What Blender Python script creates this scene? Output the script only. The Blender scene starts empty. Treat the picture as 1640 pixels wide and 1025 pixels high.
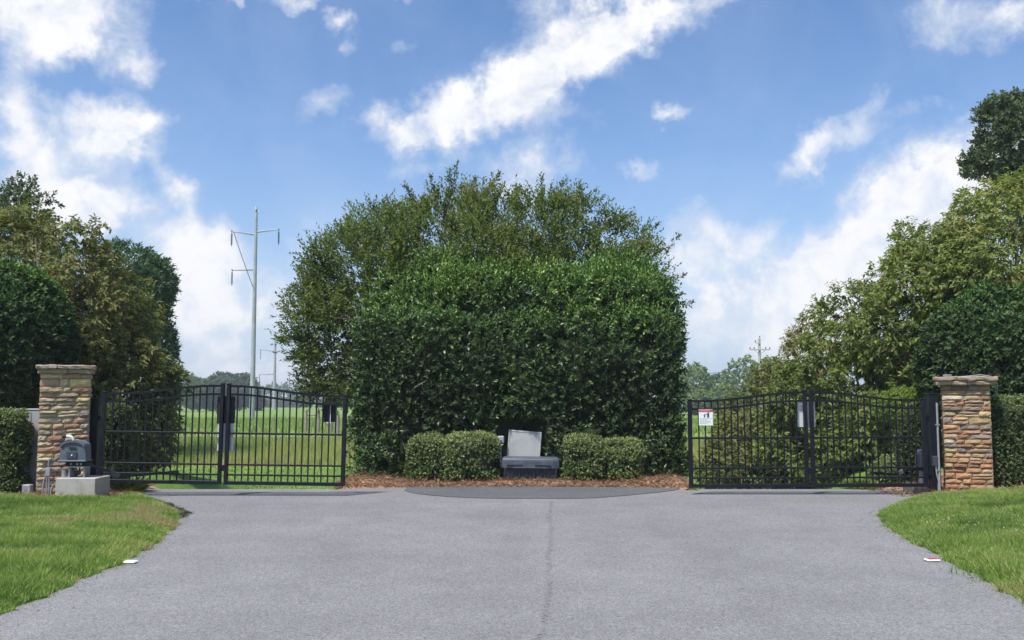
import bpy, math, random
import numpy as np
from mathutils import Vector, Matrix, Quaternion

random.seed(7)
RNG = np.random.default_rng(11)
C = bpy.context.scene.collection
SC = bpy.context.scene
PI = math.pi

# ------------------------------------------------------------------ camera
F = 1500.0
CAMZ = 1.55
PITCH = math.atan((632 - 512.5) / F)
cam = bpy.data.cameras.new("camera")
cam.sensor_width = 36.0
cam.lens = F / 1640 * 36.0
cam.clip_start = 0.05
cam.clip_end = 30000
camo = bpy.data.objects.new("camera", cam)
C.objects.link(camo)
camo.location = (0, 0, CAMZ)
camo.rotation_euler = (PI / 2 + PITCH, 0, 0)
SC.camera = camo
CP, SP = math.cos(PITCH), math.sin(PITCH)

# ------------------------------------------------------------------ exposure and sampling
SC.view_settings.view_transform = 'Standard'
SC.view_settings.look = 'None'
SC.view_settings.exposure = 0.45
SC.view_settings.gamma = 1.0
SC.view_settings.use_curve_mapping = False
SC.cycles.use_denoising = True
SC.cycles.max_bounces = 7
SC.cycles.diffuse_bounces = 3
SC.cycles.glossy_bounces = 2
SC.cycles.transmission_bounces = 4
SC.cycles.transparent_max_bounces = 8
SC.cycles.sample_clamp_indirect = 6.0

# ------------------------------------------------------------------ sun and sky
SUN_EL, SUN_AZ = 62.0, 222.0            # azimuth clockwise from +Y (the view direction)
SKY_STRENGTH = 0.12
ld = bpy.data.lights.new("sun", 'SUN')
ld.energy = 4.4
ld.angle = math.radians(5.0)
ld.color = (1.0, 0.955, 0.88)
lo = bpy.data.objects.new("sun", ld)
C.objects.link(lo)
sd = Vector((math.sin(math.radians(SUN_AZ)) * math.cos(math.radians(SUN_EL)),
             math.cos(math.radians(SUN_AZ)) * math.cos(math.radians(SUN_EL)),
             math.sin(math.radians(SUN_EL))))
lo.rotation_euler = sd.to_track_quat('Z', 'Y').to_euler()
lo.location = sd * 50


class NT:
    """small helper for writing node trees"""
    def __init__(s, tree):
        s.t = tree; s.t.nodes.clear()
    def n(s, kind, **kw):
        nd = s.t.nodes.new(kind)
        for k, v in kw.items():
            if k == 'ins':
                for a, b in v.items():
                    s.set(nd, a, b)
            else:
                setattr(nd, k, v)
        return nd
    def set(s, nd, key, val):
        sock = nd.inputs[key]
        if isinstance(val, bpy.types.NodeSocket):
            s.t.links.new(val, sock)
        else:
            if hasattr(sock.default_value, '__len__') and not isinstance(val, str):
                val = tuple(val)
                if len(sock.default_value) == 4 and len(val) == 3: val = val + (1,)
            sock.default_value = val
    def math(s, op, a, b=None, c=None, clamp=False):
        nd = s.n('ShaderNodeMath', operation=op); nd.use_clamp = clamp
        s.set(nd, 0, a)
        if b is not None: s.set(nd, 1, b)
        if c is not None: s.set(nd, 2, c)
        return nd.outputs[0]
    def vmath(s, op, a, b=None, out=0):
        nd = s.n('ShaderNodeVectorMath', operation=op)
        s.set(nd, 0, a)
        if b is not None: s.set(nd, 3 if op == 'SCALE' else 1, b)
        return nd.outputs['Value' if out == 'v' else 0]
    def rng(s, v, a, b, c=0.0, d=1.0, smooth=True):
        nd = s.n('ShaderNodeMapRange', interpolation_type='SMOOTHSTEP' if smooth else 'LINEAR')
        s.set(nd, 0, v); s.set(nd, 1, a); s.set(nd, 2, b); s.set(nd, 3, c); s.set(nd, 4, d)
        return nd.outputs[0]
    def mix(s, f, a, b, mode='MIX'):
        nd = s.n('ShaderNodeMix', data_type='RGBA', blend_type=mode)
        s.set(nd, 0, f); s.set(nd, 6, a); s.set(nd, 7, b)
        return nd.outputs[2]
    def noise(s, vec, scale, detail=4, rough=0.55, dist=0.0, out='Fac'):
        nd = s.n('ShaderNodeTexNoise')
        if vec is not None: s.set(nd, 'Vector', vec)
        s.set(nd, 'Scale', scale); s.set(nd, 'Detail', detail); s.set(nd, 'Roughness', rough); s.set(nd, 'Distortion', dist)
        return nd.outputs[out]
    def ramp(s, v, stops):
        nd = s.n('ShaderNodeValToRGB')
        el = nd.color_ramp.elements
        while len(el) < len(stops): el.new(0.5)
        for e, (p, c) in zip(el, stops):
            e.position = p; e.color = (c[0], c[1], c[2], 1)
        s.set(nd, 0, v)
        return nd.outputs[0]


def build_world():
    w = bpy.data.worlds.new("World"); SC.world = w; w.use_nodes = True
    T = NT(w.node_tree)
    out = T.n('ShaderNodeOutputWorld')
    bg = T.n('ShaderNodeBackground'); T.set(bg, 'Strength', SKY_STRENGTH)
    T.t.links.new(bg.outputs[0], out.inputs[0])
    sky = T.n('ShaderNodeTexSky', sky_type='NISHITA')
    sky.sun_disc = False
    sky.sun_elevation = math.radians(SUN_EL); sky.sun_rotation = math.radians(SUN_AZ)
    sky.altitude = 200; sky.air_density = 1.0; sky.dust_density = 1.2; sky.ozone_density = 1.5
    tc = T.n('ShaderNodeTexCoord').outputs['Generated']
    d = T.vmath('NORMALIZE', tc)
    sep = T.n('ShaderNodeSeparateXYZ', ins={0: d})
    X, Y, Z = sep.outputs
    yc = T.math('ADD', T.math('MULTIPLY', Y, CP), T.math('MULTIPLY', Z, SP))
    zc = T.math('SUBTRACT', T.math('MULTIPLY', Z, CP), T.math('MULTIPLY', Y, SP))
    ycs = T.math('MAXIMUM', yc, 0.15)
    u = T.math('DIVIDE', X, ycs); v = T.math('DIVIDE', zc, ycs)
    p0 = T.n('ShaderNodeCombineXYZ', ins={0: u, 1: v, 2: 0.0}).outputs[0]
    # clouds are torn by a coarse and a fine warp
    w1 = T.noise(d, 5.0, 5, 0.6, 0, 'Color'); w2 = T.noise(d, 19.0, 5, 0.65, 0, 'Color')
    warp = T.vmath('ADD', T.vmath('SCALE', T.vmath('SUBTRACT', w1, (0.5, 0.5, 0.5)), 0.14),
                   T.vmath('SCALE', T.vmath('SUBTRACT', w2, (0.5, 0.5, 0.5)), 0.075))
    p = T.vmath('MULTIPLY', T.vmath('ADD', p0, warp), (1, 1, 0))
    blobs = [
        (70, 10, 210, 75, 0, 1.3), (60, 75, 110, 45, 25, 0.75), (190, 85, 75, 38, 10, 0.95),
        (10, 190, 85, 85, 0, 1.1), (150, 185, 95, 62, 0, 1.1), (225, 205, 60, 38, 0, 0.8), (150, 235, 100, 40, 0, 0.7),
        (20, 275, 110, 60, 0, 1.2), (160, 315, 100, 62, 0, 1.1), (60, 340, 130, 60, 0, .9),
        (285, 290, 34, 75, 38, 0.8), (330, 370, 110, 60, -20, 0.6), (290, 430, 130, 90, 0, 0.85), (300, 480, 140, 60, 0, 0.7), (440, 400, 140, 90, 0, 0.35),
        (300, 560, 130, 55, 0, 1.1), (450, 600, 170, 60, 0, 0.95), (420, 490, 130, 60, 0, 0.35), (500, 460, 60, 40, 0, 0.4),
        (660, 218, 85, 50, 15, 1.15), (760, 185, 120, 60, 22, 1.2), (860, 130, 130, 75, 32, 1.25), (960, 85, 140, 60, 30, 1.15),
        (1070, 30, 150, 48, 18, 1.05), (900, 20, 120, 60, 0, 0.75), (870, 215, 110, 40, 10, 0.6),
        (530, 185, 60, 40, 25, 0.55), (512, 52, 36, 24, 0, 0.85), (540, 90, 30, 26, -40, 0.45), (600, 0, 60, 26, 0, 0.8), (450, 8, 55, 26, 0, 0.75),
        (380, 14, 26, 14, 30, 0.6), (310, 8, 30, 22, -50, 0.6), (650, 105, 40, 22, 0, 0.5),
        (850, 285, 110, 45, 0, 0.85), (680, 285, 60, 34, 25, 0.7), (1020, 258, 60, 24, 0, 0.75), (1068, 178, 34, 20, 0, 0.8),
        (1330, 225, 130, 38, 24, 0.72), (1280, 265, 60, 34, 40, 0.5), (1395, 160, 26, 30, 0, 0.4), (1480, 180, 60, 18, 10, 0.45),
        (1560, 300, 200, 95, 24, 1.3), (1430, 350, 230, 90, 20, 1.2), (1180, 362, 120, 50, 12, 0.85), (1350, 440, 260, 90, 8, 1.15),
        (1200, 480, 180, 70, 0, 0.75), (1150, 560, 180, 70, 0, 0.6), (1300, 540, 180, 60, 0, 0.9),
        (1350, 500, 330, 150, 0, 0.45), (1480, 390, 250, 120, 15, 0.6), (1450, 260, 120, 60, 20, 0.35), (190, 240, 150, 110, 0, 0.2), (350, 480, 200, 120, 0, 0.25), (1530, 45, 120, 60, 10, 0.62), (1620, 18, 70, 40, 0, 0.8), (1130, 320, 60, 36, 30, 0.5), (1090, 410, 60, 40, 0, 0.5),
    ]
    acc = None
    for (cx, cy, rx, ry, ang, amp) in blobs:
        mp = T.n('ShaderNodeMapping', vector_type='TEXTURE')
        T.set(mp, 'Vector', p)
        mp.inputs['Location'].default_value = ((cx - 820) / F, (512.5 - cy) / F, 0)
        mp.inputs['Rotation'].default_value = (0, 0, math.radians(ang))
        mp.inputs['Scale'].default_value = (rx * 1.25 / F, ry * 1.25 / F, 1)
        L = T.vmath('LENGTH', mp.outputs[0], out='v')
        g = T.rng(L, 1.0, 0.0, 0.0, amp)
        acc = g if acc is None else T.math('ADD', acc, g)
    acc = T.math('MINIMUM', acc, 1.15)
    n1 = T.noise(d, 8.0, 9, 0.60, 0.6)
    n2 = T.noise(d, 30.0, 7, 0.62, 0.5)
    far = T.rng(T.noise(d, 2.4, 5, 0.55, 0.3), 0.45, 0.7, 0.0, 0.9)
    # the mapped clouds fill the part of the sky in view; round about it the same kind of broken cloud goes on
    offv = T.math('MAXIMUM', T.math('SUBTRACT', T.math('ABSOLUTE', u), 0.56), T.math('SUBTRACT', v, 0.36))
    offv = T.math('MAXIMUM', offv, T.math('SUBTRACT', 0.25, yc))
    off = T.rng(offv, 0.0, 0.12)
    nm = T.n('ShaderNodeMix', data_type='FLOAT'); T.set(nm, 0, off); T.set(nm, 2, acc); T.set(nm, 3, far)
    B = nm.outputs[0]
    dens = T.math('ADD', B, T.math('ADD', T.math('MULTIPLY', T.math('SUBTRACT', n1, 0.5), 1.75),
                                   T.math('MULTIPLY', T.math('SUBTRACT', n2, 0.5), 1.1)))
    dens = T.math('MULTIPLY', dens, T.rng(B, 0.0, 0.25, 0.35, 1.0))
    m = T.math('POWER', T.rng(dens, 0.05, 1.35), 0.95)
    # haze toward the horizon
    hz = T.rng(Z, 0.0, 0.42, 1.0, 0.0)
    hz = T.math('MULTIPLY', T.math('POWER', hz, 1.7), 0.62)
    veil = T.math('MULTIPLY', T.rng(n1, 0.35, 0.75), 0.10)
    k = 1.0 / SKY_STRENGTH
    blue = T.mix(1.0, sky.outputs[0], SKY_TINT, 'MULTIPLY')
    base = T.mix(hz, blue, tuple(c * k for c in (0.42, 0.52, 0.69)))
    base = T.mix(veil, base, tuple(c * k for c in (0.55, 0.62, 0.73)))
    shade = T.rng(T.math('ADD', dens, T.math('MULTIPLY', T.math('SUBTRACT', n2, 0.5), 0.6)), 0.55, 1.35)
    cl = T.mix(shade, tuple(c * k for c in (0.58, 0.62, 0.69)), tuple(c * k for c in (0.745, 0.745, 0.76)))
    col = T.mix(m, base, cl)
    gm = T.rng(Z, -0.02, 0.0)
    col = T.mix(gm, tuple(c * k for c in (0.30, 0.36, 0.33)), col)
    T.set(bg, 'Color', col)
    w.cycles.sampling_method = 'MANUAL'
    w.cycles.sample_map_resolution = 512
SKY_TINT = (0.66, 0.84, 1.04)
build_world()

# ------------------------------------------------------------------ placing helpers
def at(x, y, D):
    """point at depth D (metres along +Y) seen at x, y of the 1640 x 1025 photograph"""
    u = (x - 820) / F; v = (512.5 - y) / F
    Yd = CP - v * SP; Zd = SP + v * CP
    k = D / Yd
    return Vector((u * k, D, CAMZ + Zd * k))
def sst(a, b, x):
    t = np.clip((np.asarray(x, float) - a) / (b - a), 0, 1)
    return t * t * (3 - 2 * t)

# ------------------------------------------------------------------ numpy noise
def _h(ix, iy, iz, s):
    n = (ix * 374761393 + iy * 668265263 + iz * 2147483647 + s * 1274126177) & 0xFFFFFFFF
    n = ((n ^ (n >> 13)) * 1274126177) & 0xFFFFFFFF
    n = (n ^ (n >> 16)) & 0xFFFF
    return n / 65535.0
def vnoise(P, f=1.0, s=0):
    P = np.asarray(P, float) * f + 57.3
    I = np.floor(P).astype(np.int64); t = P - I; t = t * t * (3 - 2 * t)
    r = 0
    for dx in (0, 1):
        wx = t[:, 0] if dx else 1 - t[:, 0]
        for dy in (0, 1):
            wy = t[:, 1] if dy else 1 - t[:, 1]
            for dz in (0, 1):
                wz = t[:, 2] if dz else 1 - t[:, 2]
                r = r + wx * wy * wz * _h(I[:, 0] + dx, I[:, 1] + dy, I[:, 2] + dz, s)
    return r
def fbm(P, f=1.0, o=3, s=0):
    r = 0; a = 0.5; tot = 0
    for i in range(o):
        r = r + a * vnoise(P, f * 2 ** i, s + i); tot += a; a *= 0.5
    return r / tot

# ------------------------------------------------------------------ mesh helpers
def mesh_np(name, co, faces, tint=None, flat=True):
    """co (N,3); faces (M,k) all the same size"""
    me = bpy.data.meshes.new(name)
    co = np.asarray(co, np.float32); faces = np.asarray(faces, np.int32)
    M, k = faces.shape
    me.vertices.add(len(co)); me.vertices.foreach_set('co', co.ravel())
    me.loops.add(M * k); me.loops.foreach_set('vertex_index', faces.ravel())
    me.polygons.add(M); me.polygons.foreach_set('loop_start', np.arange(0, M * k, k, dtype=np.int32))
    if tint is not None:
        a = me.attributes.new('tint', 'FLOAT', 'POINT')
        a.data.foreach_set('value', np.asarray(tint, np.float32).ravel())
    me.update(calc_edges=True)
    if flat: me.shade_flat()
    else: me.shade_smooth()
    return me
def link(name, me, mat=None, parent=None, loc=None):
    o = bpy.data.objects.new(name, me)
    if mat is not None and me is not None and len(me.materials) == 0: me.materials.append(mat)
    C.objects.link(o)
    if parent is not None: o.parent = parent
    if loc is not None: o.location = loc
    return o
def tag(o, label=None, cat=None, group=None, kind=None):
    if label: o['label'] = label
    if cat: o['category'] = cat
    if group: o['group'] = group
    if kind: o['kind'] = kind
    return o
def empty(name, loc=(0, 0, 0), rz=0.0, label=None, cat=None, group=None):
    o = bpy.data.objects.new(name, None); C.objects.link(o)
    o.location = loc; o.rotation_euler = (0, 0, rz); o.empty_display_size = 0.2
    tag(o, label, cat, group)
    return o
def copy_tree(o, parent=None):
    c = o.copy(); C.objects.link(c)
    c.parent = parent
    for ch in o.children: copy_tree(ch, c)
    return c

class MB:
    """collects shapes into one mesh"""
    def __init__(s): s.v = []; s.f = []
    def quadbox(s, c, h, M=None, ch=0.0):
        """box centre c, half sizes h, optional rotation matrix, ch = chamfer of the edges"""
        hx, hy, hz = h; c = Vector(c)
        b = len(s.v)
        if ch <= 0:
            pts = [(sx * hx, sy * hy, sz * hz) for sx in (-1, 1) for sy in (-1, 1) for sz in (-1, 1)]
            fs = [(0, 1, 3, 2), (4, 6, 7, 5), (0, 4, 5, 1), (2, 3, 7, 6), (0, 2, 6, 4), (1, 5, 7, 3)]
        else:
            ch = min(ch, hx * .9, hy * .9, hz * .9)
            pts = []; idx = {}
            for sx in (-1, 1):
                for sy in (-1, 1):
                    for sz in (-1, 1):
                        for a in range(3):
                            q = [sx * (hx - ch), sy * (hy - ch), sz * (hz - ch)]
                            q[a] = (sx, sy, sz)[a] * (hx, hy, hz)[a]
                            idx[(sx, sy, sz, a)] = len(pts); pts.append(tuple(q))
            fs = []
            g = lambda x, y, z, a: idx[(x, y, z, a)]
            for sg in (-1, 1):
                fs.append([g(sg, -1, -1, 0), g(sg, 1, -1, 0), g(sg, 1, 1, 0), g(sg, -1, 1, 0)][::sg])
                fs.append([g(-1, sg, -1, 1), g(-1, sg, 1, 1), g(1, sg, 1, 1), g(1, sg, -1, 1)][::sg])
                fs.append([g(-1, -1, sg, 2), g(1, -1, sg, 2), g(1, 1, sg, 2), g(-1, 1, sg, 2)][::sg])
            for s1 in (-1, 1):
                for s2 in (-1, 1):
                    fs.append([g(s1, s2, -1, 0), g(s1, s2, 1, 0), g(s1, s2, 1, 1), g(s1, s2, -1, 1)][::-s1 * s2])
                    fs.append([g(s1, -1, s2, 0), g(s1, 1, s2, 0), g(s1, 1, s2, 2), g(s1, -1, s2, 2)][::s1 * s2])
                    fs.append([g(-1, s1, s2, 1), g(1, s1, s2, 1), g(1, s1, s2, 2), g(-1, s1, s2, 2)][::-s1 * s2])
                    for s3 in (-1, 1):
                        fs.append([g(s1, s2, s3, 0), g(s1, s2, s3, 1), g(s1, s2, s3, 2)][::s1 * s2 * s3])
        for q in pts:
            q = Vector(q)
            if M is not None: q = M @ q
            s.v.append(tuple(c + q))
        s.f += [tuple(b + i for i in f) for f in fs]
        return s
    def box(s, x0, x1, y0, y1, z0, z1, ch=0.0):
        return s.quadbox(((x0 + x1) / 2, (y0 + y1) / 2, (z0 + z1) / 2), (abs(x1 - x0) / 2, abs(y1 - y0) / 2, abs(z1 - z0) / 2), None, ch)
    def tube(s, pts, r, n=8, cap=True):
        pts = [Vector(p) for p in pts]
        rs = r if isinstance(r, (list, tuple)) else [r] * len(pts)
        b = len(s.v)
        up = None
        for i, p in enumerate(pts):
            t = (pts[min(i + 1, len(pts) - 1)] - pts[max(i - 1, 0)]).normalized()
            if up is None:
                up = t.cross(Vector((0, 0, 1)) if abs(t.z) < .9 else Vector((1, 0, 0))).normalized()
            up = (up - t * up.dot(t)).normalized(); w = t.cross(up)
            for k in range(n):
                a = 2 * PI * k / n
                s.v.append(tuple(p + (up * math.cos(a) + w * math.sin(a)) * rs[i]))
        for i in range(len(pts) - 1):
            for k in range(n):
                s.f.append((b + i * n + k, b + i * n + (k + 1) % n, b + (i + 1) * n + (k + 1) % n, b + (i + 1) * n + k))
        if cap:
            s.f.append(tuple(b + k for k in range(n))[::-1])
            s.f.append(tuple(b + (len(pts) - 1) * n + k for k in range(n)))
        return s
    def bar(s, a, b_, w, d, roll=0.0):
        """rectangular bar from a to b_, width w (in the vertical plane) and depth d"""
        a = Vector(a); b_ = Vector(b_); t = (b_ - a); L = t.length; t.normalize()
        ref = Vector((0, 1, 0)) if abs(t.y) < .9 else Vector((0, 0, 1))
        q = t.cross(ref).normalized(); r_ = q.cross(t)
        M = Matrix((t, q, r_)).transposed()
        return s.quadbox((a + b_) / 2, (L / 2, w / 2, d / 2), M)
    def mesh(s, name, smooth=False):
        me = bpy.data.meshes.new(name); me.from_pydata(s.v, [], s.f); me.validate(); me.update()
        if smooth: me.shade_smooth(); me.set_sharp_from_angle(angle=math.radians(50))
        else: me.shade_flat()
        return me
    def build(s, name, mat, parent=None, smooth=False, loc=None):
        return link(name, s.mesh(name, smooth), mat, parent, loc)

# ------------------------------------------------------------------ materials
def principled(name, col, rough=0.6, metal=0.0, noise=None, bump=None, spec=0.5, coords='Object'):
    m = bpy.data.materials.new(name); m.use_nodes = True
    T = NT(m.node_tree)
    out = T.n('ShaderNodeOutputMaterial'); b = T.n('ShaderNodeBsdfPrincipled')
    T.t.links.new(b.outputs[0], out.inputs[0])
    v = T.n('ShaderNodeTexCoord').outputs[coords]
    c = tuple(col) + (1,) if len(col) == 3 else col
    T.set(b, 'Base Color', c); T.set(b, 'Roughness', rough); T.set(b, 'Metallic', metal)
    T.set(b, 'Specular IOR Level', spec)
    if noise:
        sc, col2, lo_, hi_ = noise
        f = T.rng(T.noise(v, sc, 6, 0.65), lo_, hi_)
        T.set(b, 'Base Color', T.mix(f, c, tuple(col2)))
        T.set(b, 'Roughness', T.rng(f, 0, 1, rough, min(1, rough + .15)))
    if bump:
        sc, st = bump
        bp = T.n('ShaderNodeBump', ins={'Strength': st, 'Distance': 0.02, 'Height': T.noise(v, sc, 6, 0.6)})
        T.set(b, 'Normal', bp.outputs[0])
    return m

def leaf_mat(name, stops, rough=0.42, transl=0.28, spec=0.5, tr_gain=(1.5, 1.6, 0.9)):
    m = bpy.data.materials.new(name); m.use_nodes = True
    T = NT(m.node_tree)
    out = T.n('ShaderNodeOutputMaterial'); b = T.n('ShaderNodeBsdfPrincipled')
    a = T.n('ShaderNodeAttribute', attribute_name='tint')
    c = T.ramp(a.outputs['Fac'], stops)
    # leaf undersides are paler and duller
    geo = T.n('ShaderNodeNewGeometry')
    c2 = T.mix(T.math('MULTIPLY', geo.outputs['Backfacing'], 0.35), c, T.mix(0.5, c, (0.16, 0.2, 0.11)))
    T.set(b, 'Base Color', c2)
    T.set(b, 'Roughness', rough); T.set(b, 'Specular IOR Level', spec)
    tr = T.n('ShaderNodeBsdfTranslucent'); T.set(tr, 'Color', T.mix(1.0, c, tr_gain, 'MULTIPLY'))
    mx = T.n('ShaderNodeMixShader'); T.set(mx, 0, transl)
    T.t.links.new(b.outputs[0], mx.inputs[1]); T.t.links.new(tr.outputs[0], mx.inputs[2])
    T.t.links.new(mx.outputs[0], out.inputs[0])
    return m

M = {}
M['holly'] = leaf_mat('holly_leaf', [(0, (.007, .014, .006)), (.35, (.022, .050, .013)), (.6, (.062, .130, .026)), (.8, (.13, .23, .045)), (1, (.25, .38, .07))], 0.38, 0.20, 0.28)  # low stops darkened to put deep foliage shadow into the leaf colour
M['holly_dark'] = leaf_mat('dark_holly_leaf', [(0, (.007, .014, .006)), (.4, (.022, .052, .014)), (.7, (.060, .13, .028)), (1, (.16, .28, .05))], 0.5, 0.18, 0.16)  # same near-black low end, shadow contrast carried by the leaf colour
M['crape'] = leaf_mat('myrtle_leaf', [(0, (.022, .036, .010)), (.4, (.062, .098, .020)), (.7, (.13, .175, .032)), (.88, (.19, .19, .042)), (1, (.23, .13, .045))], 0.55, 0.30, 0.2)
M['dogwood'] = leaf_mat('dogwood_leaf', [(0, (.022, .032, .010)), (.4, (.078, .098, .024)), (.7, (.18, .20, .05)), (.88, (.30, .26, .09)), (1, (.27, .16, .075))], 0.6, 0.28, 0.2)
M['dogwood_green'] = leaf_mat('green_dogwood_leaf', [(0, (.020, .034, .009)), (.4, (.072, .110, .020)), (.7, (.17, .225, .040)), (.9, (.30, .33, .08)), (1, (.29, .22, .08))], 0.6, 0.30, 0.2)
M['boxwood'] = leaf_mat('boxwood_leaf', [(0, (.016, .028, .009)), (.4, (.058, .092, .024)), (.7, (.15, .20, .055)), (1, (.38, .42, .18))], 0.45, 0.2, 0.25)
M['oak'] = leaf_mat('oak_leaf', [(0, (.032, .050, .022)), (.5, (.065, .10, .038)), (1, (.14, .18, .075))], 0.5, 0.25, 0.35)
M['pine'] = leaf_mat('pine_leaf', [(0, (.025, .058, .026)), (.5, (.048, .11, .042)), (1, (.09, .18, .06))], 0.55, 0.2, 0.3)
M['far_tree'] = leaf_mat('far_leaf', [(0, (.05, .09, .034)), (.5, (.12, .19, .060)), (1, (.24, .32, .10))], 0.6, 0.25, 0.25)
M['far_dark'] = leaf_mat('far_dark_leaf', [(0, (.03, .06, .034)), (.5, (.062, .11, .052)), (1, (.12, .18, .075))], 0.6, 0.2, 0.25)
M['lime_leaf'] = leaf_mat('lime_leaf', [(0, (.08, .13, .02)), (.5, (.17, .25, .035)), (1, (.30, .36, .06))], 0.5, 0.3, 0.3)
M['grass'] = leaf_mat('grass_blade', [(0, (.070, .11, .022)), (.4, (.18, .29, .048)), (.7, (.33, .45, .10)), (.86, (.42, .40, .17)), (1, (.36, .25, .15))], 0.55, 0.30, 0.3, (1.3, 1.5, 0.8))
M['meadow'] = leaf_mat('meadow_blade', [(0, (.12, .20, .040)), (.4, (.21, .30, .065)), (.7, (.32, .35, .11)), (1, (.42, .36, .18))], 0.6, 0.3, 0.25, (1.3, 1.4, 0.9))
M['clover'] = leaf_mat('clover_flower', [(0, (.55, .50, .48)), (1, (.75, .72, .68))], 0.8, 0.2, 0.2, (1, 1, 1))
M['straw'] = leaf_mat('pine_straw', [(0, (.15, .085, .045)), (.5, (.36, .215, .125)), (1, (.56, .40, .26))], 0.7, 0.1, 0.2, (1, 1, 1))
M['bark'] = principled('bark', (.14, .11, .085), .9, noise=(14, (.28, .25, .21), .4, .65), bump=(40, .5))
M['bark_pale'] = principled('myrtle_bark', (.26, .19, .14), .75, noise=(10, (.42, .36, .29), .4, .65), bump=(30, .3))
M['black'] = principled('black_paint', (.008, .008, .014), .45, spec=.25, noise=(3, (.014, .014, .022), .45, .75))
M['black_matt'] = principled('black_rubber', (.014, .014, .017), .7)
M['galv'] = principled('galvanised_steel', (.36, .37, .38), .5, 0.6, noise=(9, (.24, .25, .26), .4, .7))
M['conduit'] = principled('grey_conduit', (.23, .24, .26), .55, noise=(8, (.32, .32, .33), .4, .7))
M['opener'] = principled('opener_plastic', (.085, .10, .13), .45, noise=(5, (.13, .145, .17), .4, .75))
M['opener_dark'] = principled('dark_opener_plastic', (.045, .052, .070), .5)
M['concrete'] = principled('concrete', (.40, .385, .345), .9, noise=(5, (.28, .265, .225), .45, .75), bump=(60, .25))
M['board'] = principled('grey_board', (.36, .37, .39), .6, noise=(2.5, (.29, .30, .32), .4, .7))
M['sign_back'] = principled('bare_aluminium', (.62, .64, .66), .5, 0.1, noise=(2, (.54, .56, .58), .4, .7))
M['pole'] = principled('steel_pole', (.31, .32, .34), .7, 0.0, noise=(.6, (.42, .45, .48), .4, .7))
M['pole_wood'] = principled('weathered_pole', (.42, .41, .39), .85, noise=(2, (.33, .31, .28), .4, .7))
M['fence_wood'] = principled('fence_wood', (.20, .18, .15), .9, noise=(5, (.30, .27, .23), .4, .7))
M['insul'] = principled('insulator', (.07, .08, .09), .35)
M['white'] = principled('white_plastic', (.78, .78, .77), .45)
M['red'] = principled('red_reflector', (.50, .045, .05), .4)
M['lid'] = principled('vault_lid_plastic', (.060, .072, .092), .5, noise=(7, (.10, .115, .135), .4, .75), bump=(150, .15))
M['tank'] = principled('black_tank_plastic', (.018, .020, .026), .5)
M['panel'] = principled('weathered_white_panel', (.37, .375, .38), .6, noise=(3.5, (.29, .295, .30), .45, .7))
M['green_core'] = principled('shade_core', (.020, .030, .012), .95, noise=(9, (.035, .045, .018), .4, .7))  # dark tone of the solid core added to keep light from showing through

def asphalt_mat(name, c_dark, c_light, tone=1.0, cracks=True):
    m = bpy.data.materials.new(name); m.use_nodes = True
    T = NT(m.node_tree)
    out = T.n('ShaderNodeOutputMaterial'); b = T.n('ShaderNodeBsdfPrincipled')
    T.t.links.new(b.outputs[0], out.inputs[0])
    v = T.n('ShaderNodeTexCoord').outputs['Object']
    vor = T.n('ShaderNodeTexVoronoi'); T.set(vor, 'Vector', v); T.set(vor, 'Scale', 120.0)
    vc = T.n('ShaderNodeSeparateColor', ins={0: vor.outputs['Color']})
    vor2 = T.n('ShaderNodeTexVoronoi'); T.set(vor2, 'Vector', v); T.set(vor2, 'Scale', 60.0)
    vc2 = T.n('ShaderNodeSeparateColor', ins={0: vor2.outputs['Color']})
    n = T.noise(v, 220, 3, 0.6)
    st = T.math('ADD', T.math('MULTIPLY', vc.outputs[0], 0.60), T.math('MULTIPLY', vc2.outputs[0], 0.35))
    st = T.math('ADD', st, T.math('MULTIPLY', T.math('SUBTRACT', n, 0.5), 0.55))
    gap = T.rng(vor.outputs['Distance'], 0.35, 0.75, 1.0, 0.62)
    col = T.ramp(st, [(0.05, c_dark), (0.5, tuple((a + b_) / 2 for a, b_ in zip(c_dark, c_light))), (0.95, c_light)])
    big = T.rng(T.noise(v, 0.35, 4, 0.6), 0.3, 0.7, 0.90, 1.06)
    mid = T.rng(T.noise(v, 1.6, 6, 0.68), 0.3, 0.7, 0.93, 1.05)
    k = T.math('MULTIPLY', T.math('MULTIPLY', big, mid), gap)
    if tone != 1.0: k = T.math('MULTIPLY', k, tone)
    if cracks:
        sp = T.n('ShaderNodeSeparateXYZ', ins={0: v})
        # worn tyre tracks, a little darker and smoother, along the lane
        wv = T.math('ADD', sp.outputs[0], T.math('MULTIPLY', T.math('SUBTRACT', T.noise(v, 0.5, 3, 0.6), 0.5), 1.0))
        tr = T.math('ABSOLUTE', T.math('SINE', T.math('MULTIPLY', wv, 1.75)))
        k = T.math('MULTIPLY', k, T.rng(tr, 0.0, 0.6, 0.955, 1.0))
    kc = T.n('ShaderNodeCombineColor', ins={0: k, 1: k, 2: k}).outputs[0]
    T.set(b, 'Base Color', T.mix(1.0, col, kc, 'MULTIPLY'))
    T.set(b, 'Roughness', 0.85); T.set(b, 'Specular IOR Level', 0.3)
    bp = T.n('ShaderNodeBump', ins={'Strength': 0.55, 'Distance': 0.006, 'Height': st}); T.set(b, 'Normal', bp.outputs[0])
    return m
M['asphalt'] = asphalt_mat('aged_asphalt', (.150, .147, .151), (.352, .345, .350))
M['patch'] = asphalt_mat('new_asphalt', (.075, .077, .085), (.20, .20, .215), 1.0, False)

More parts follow.
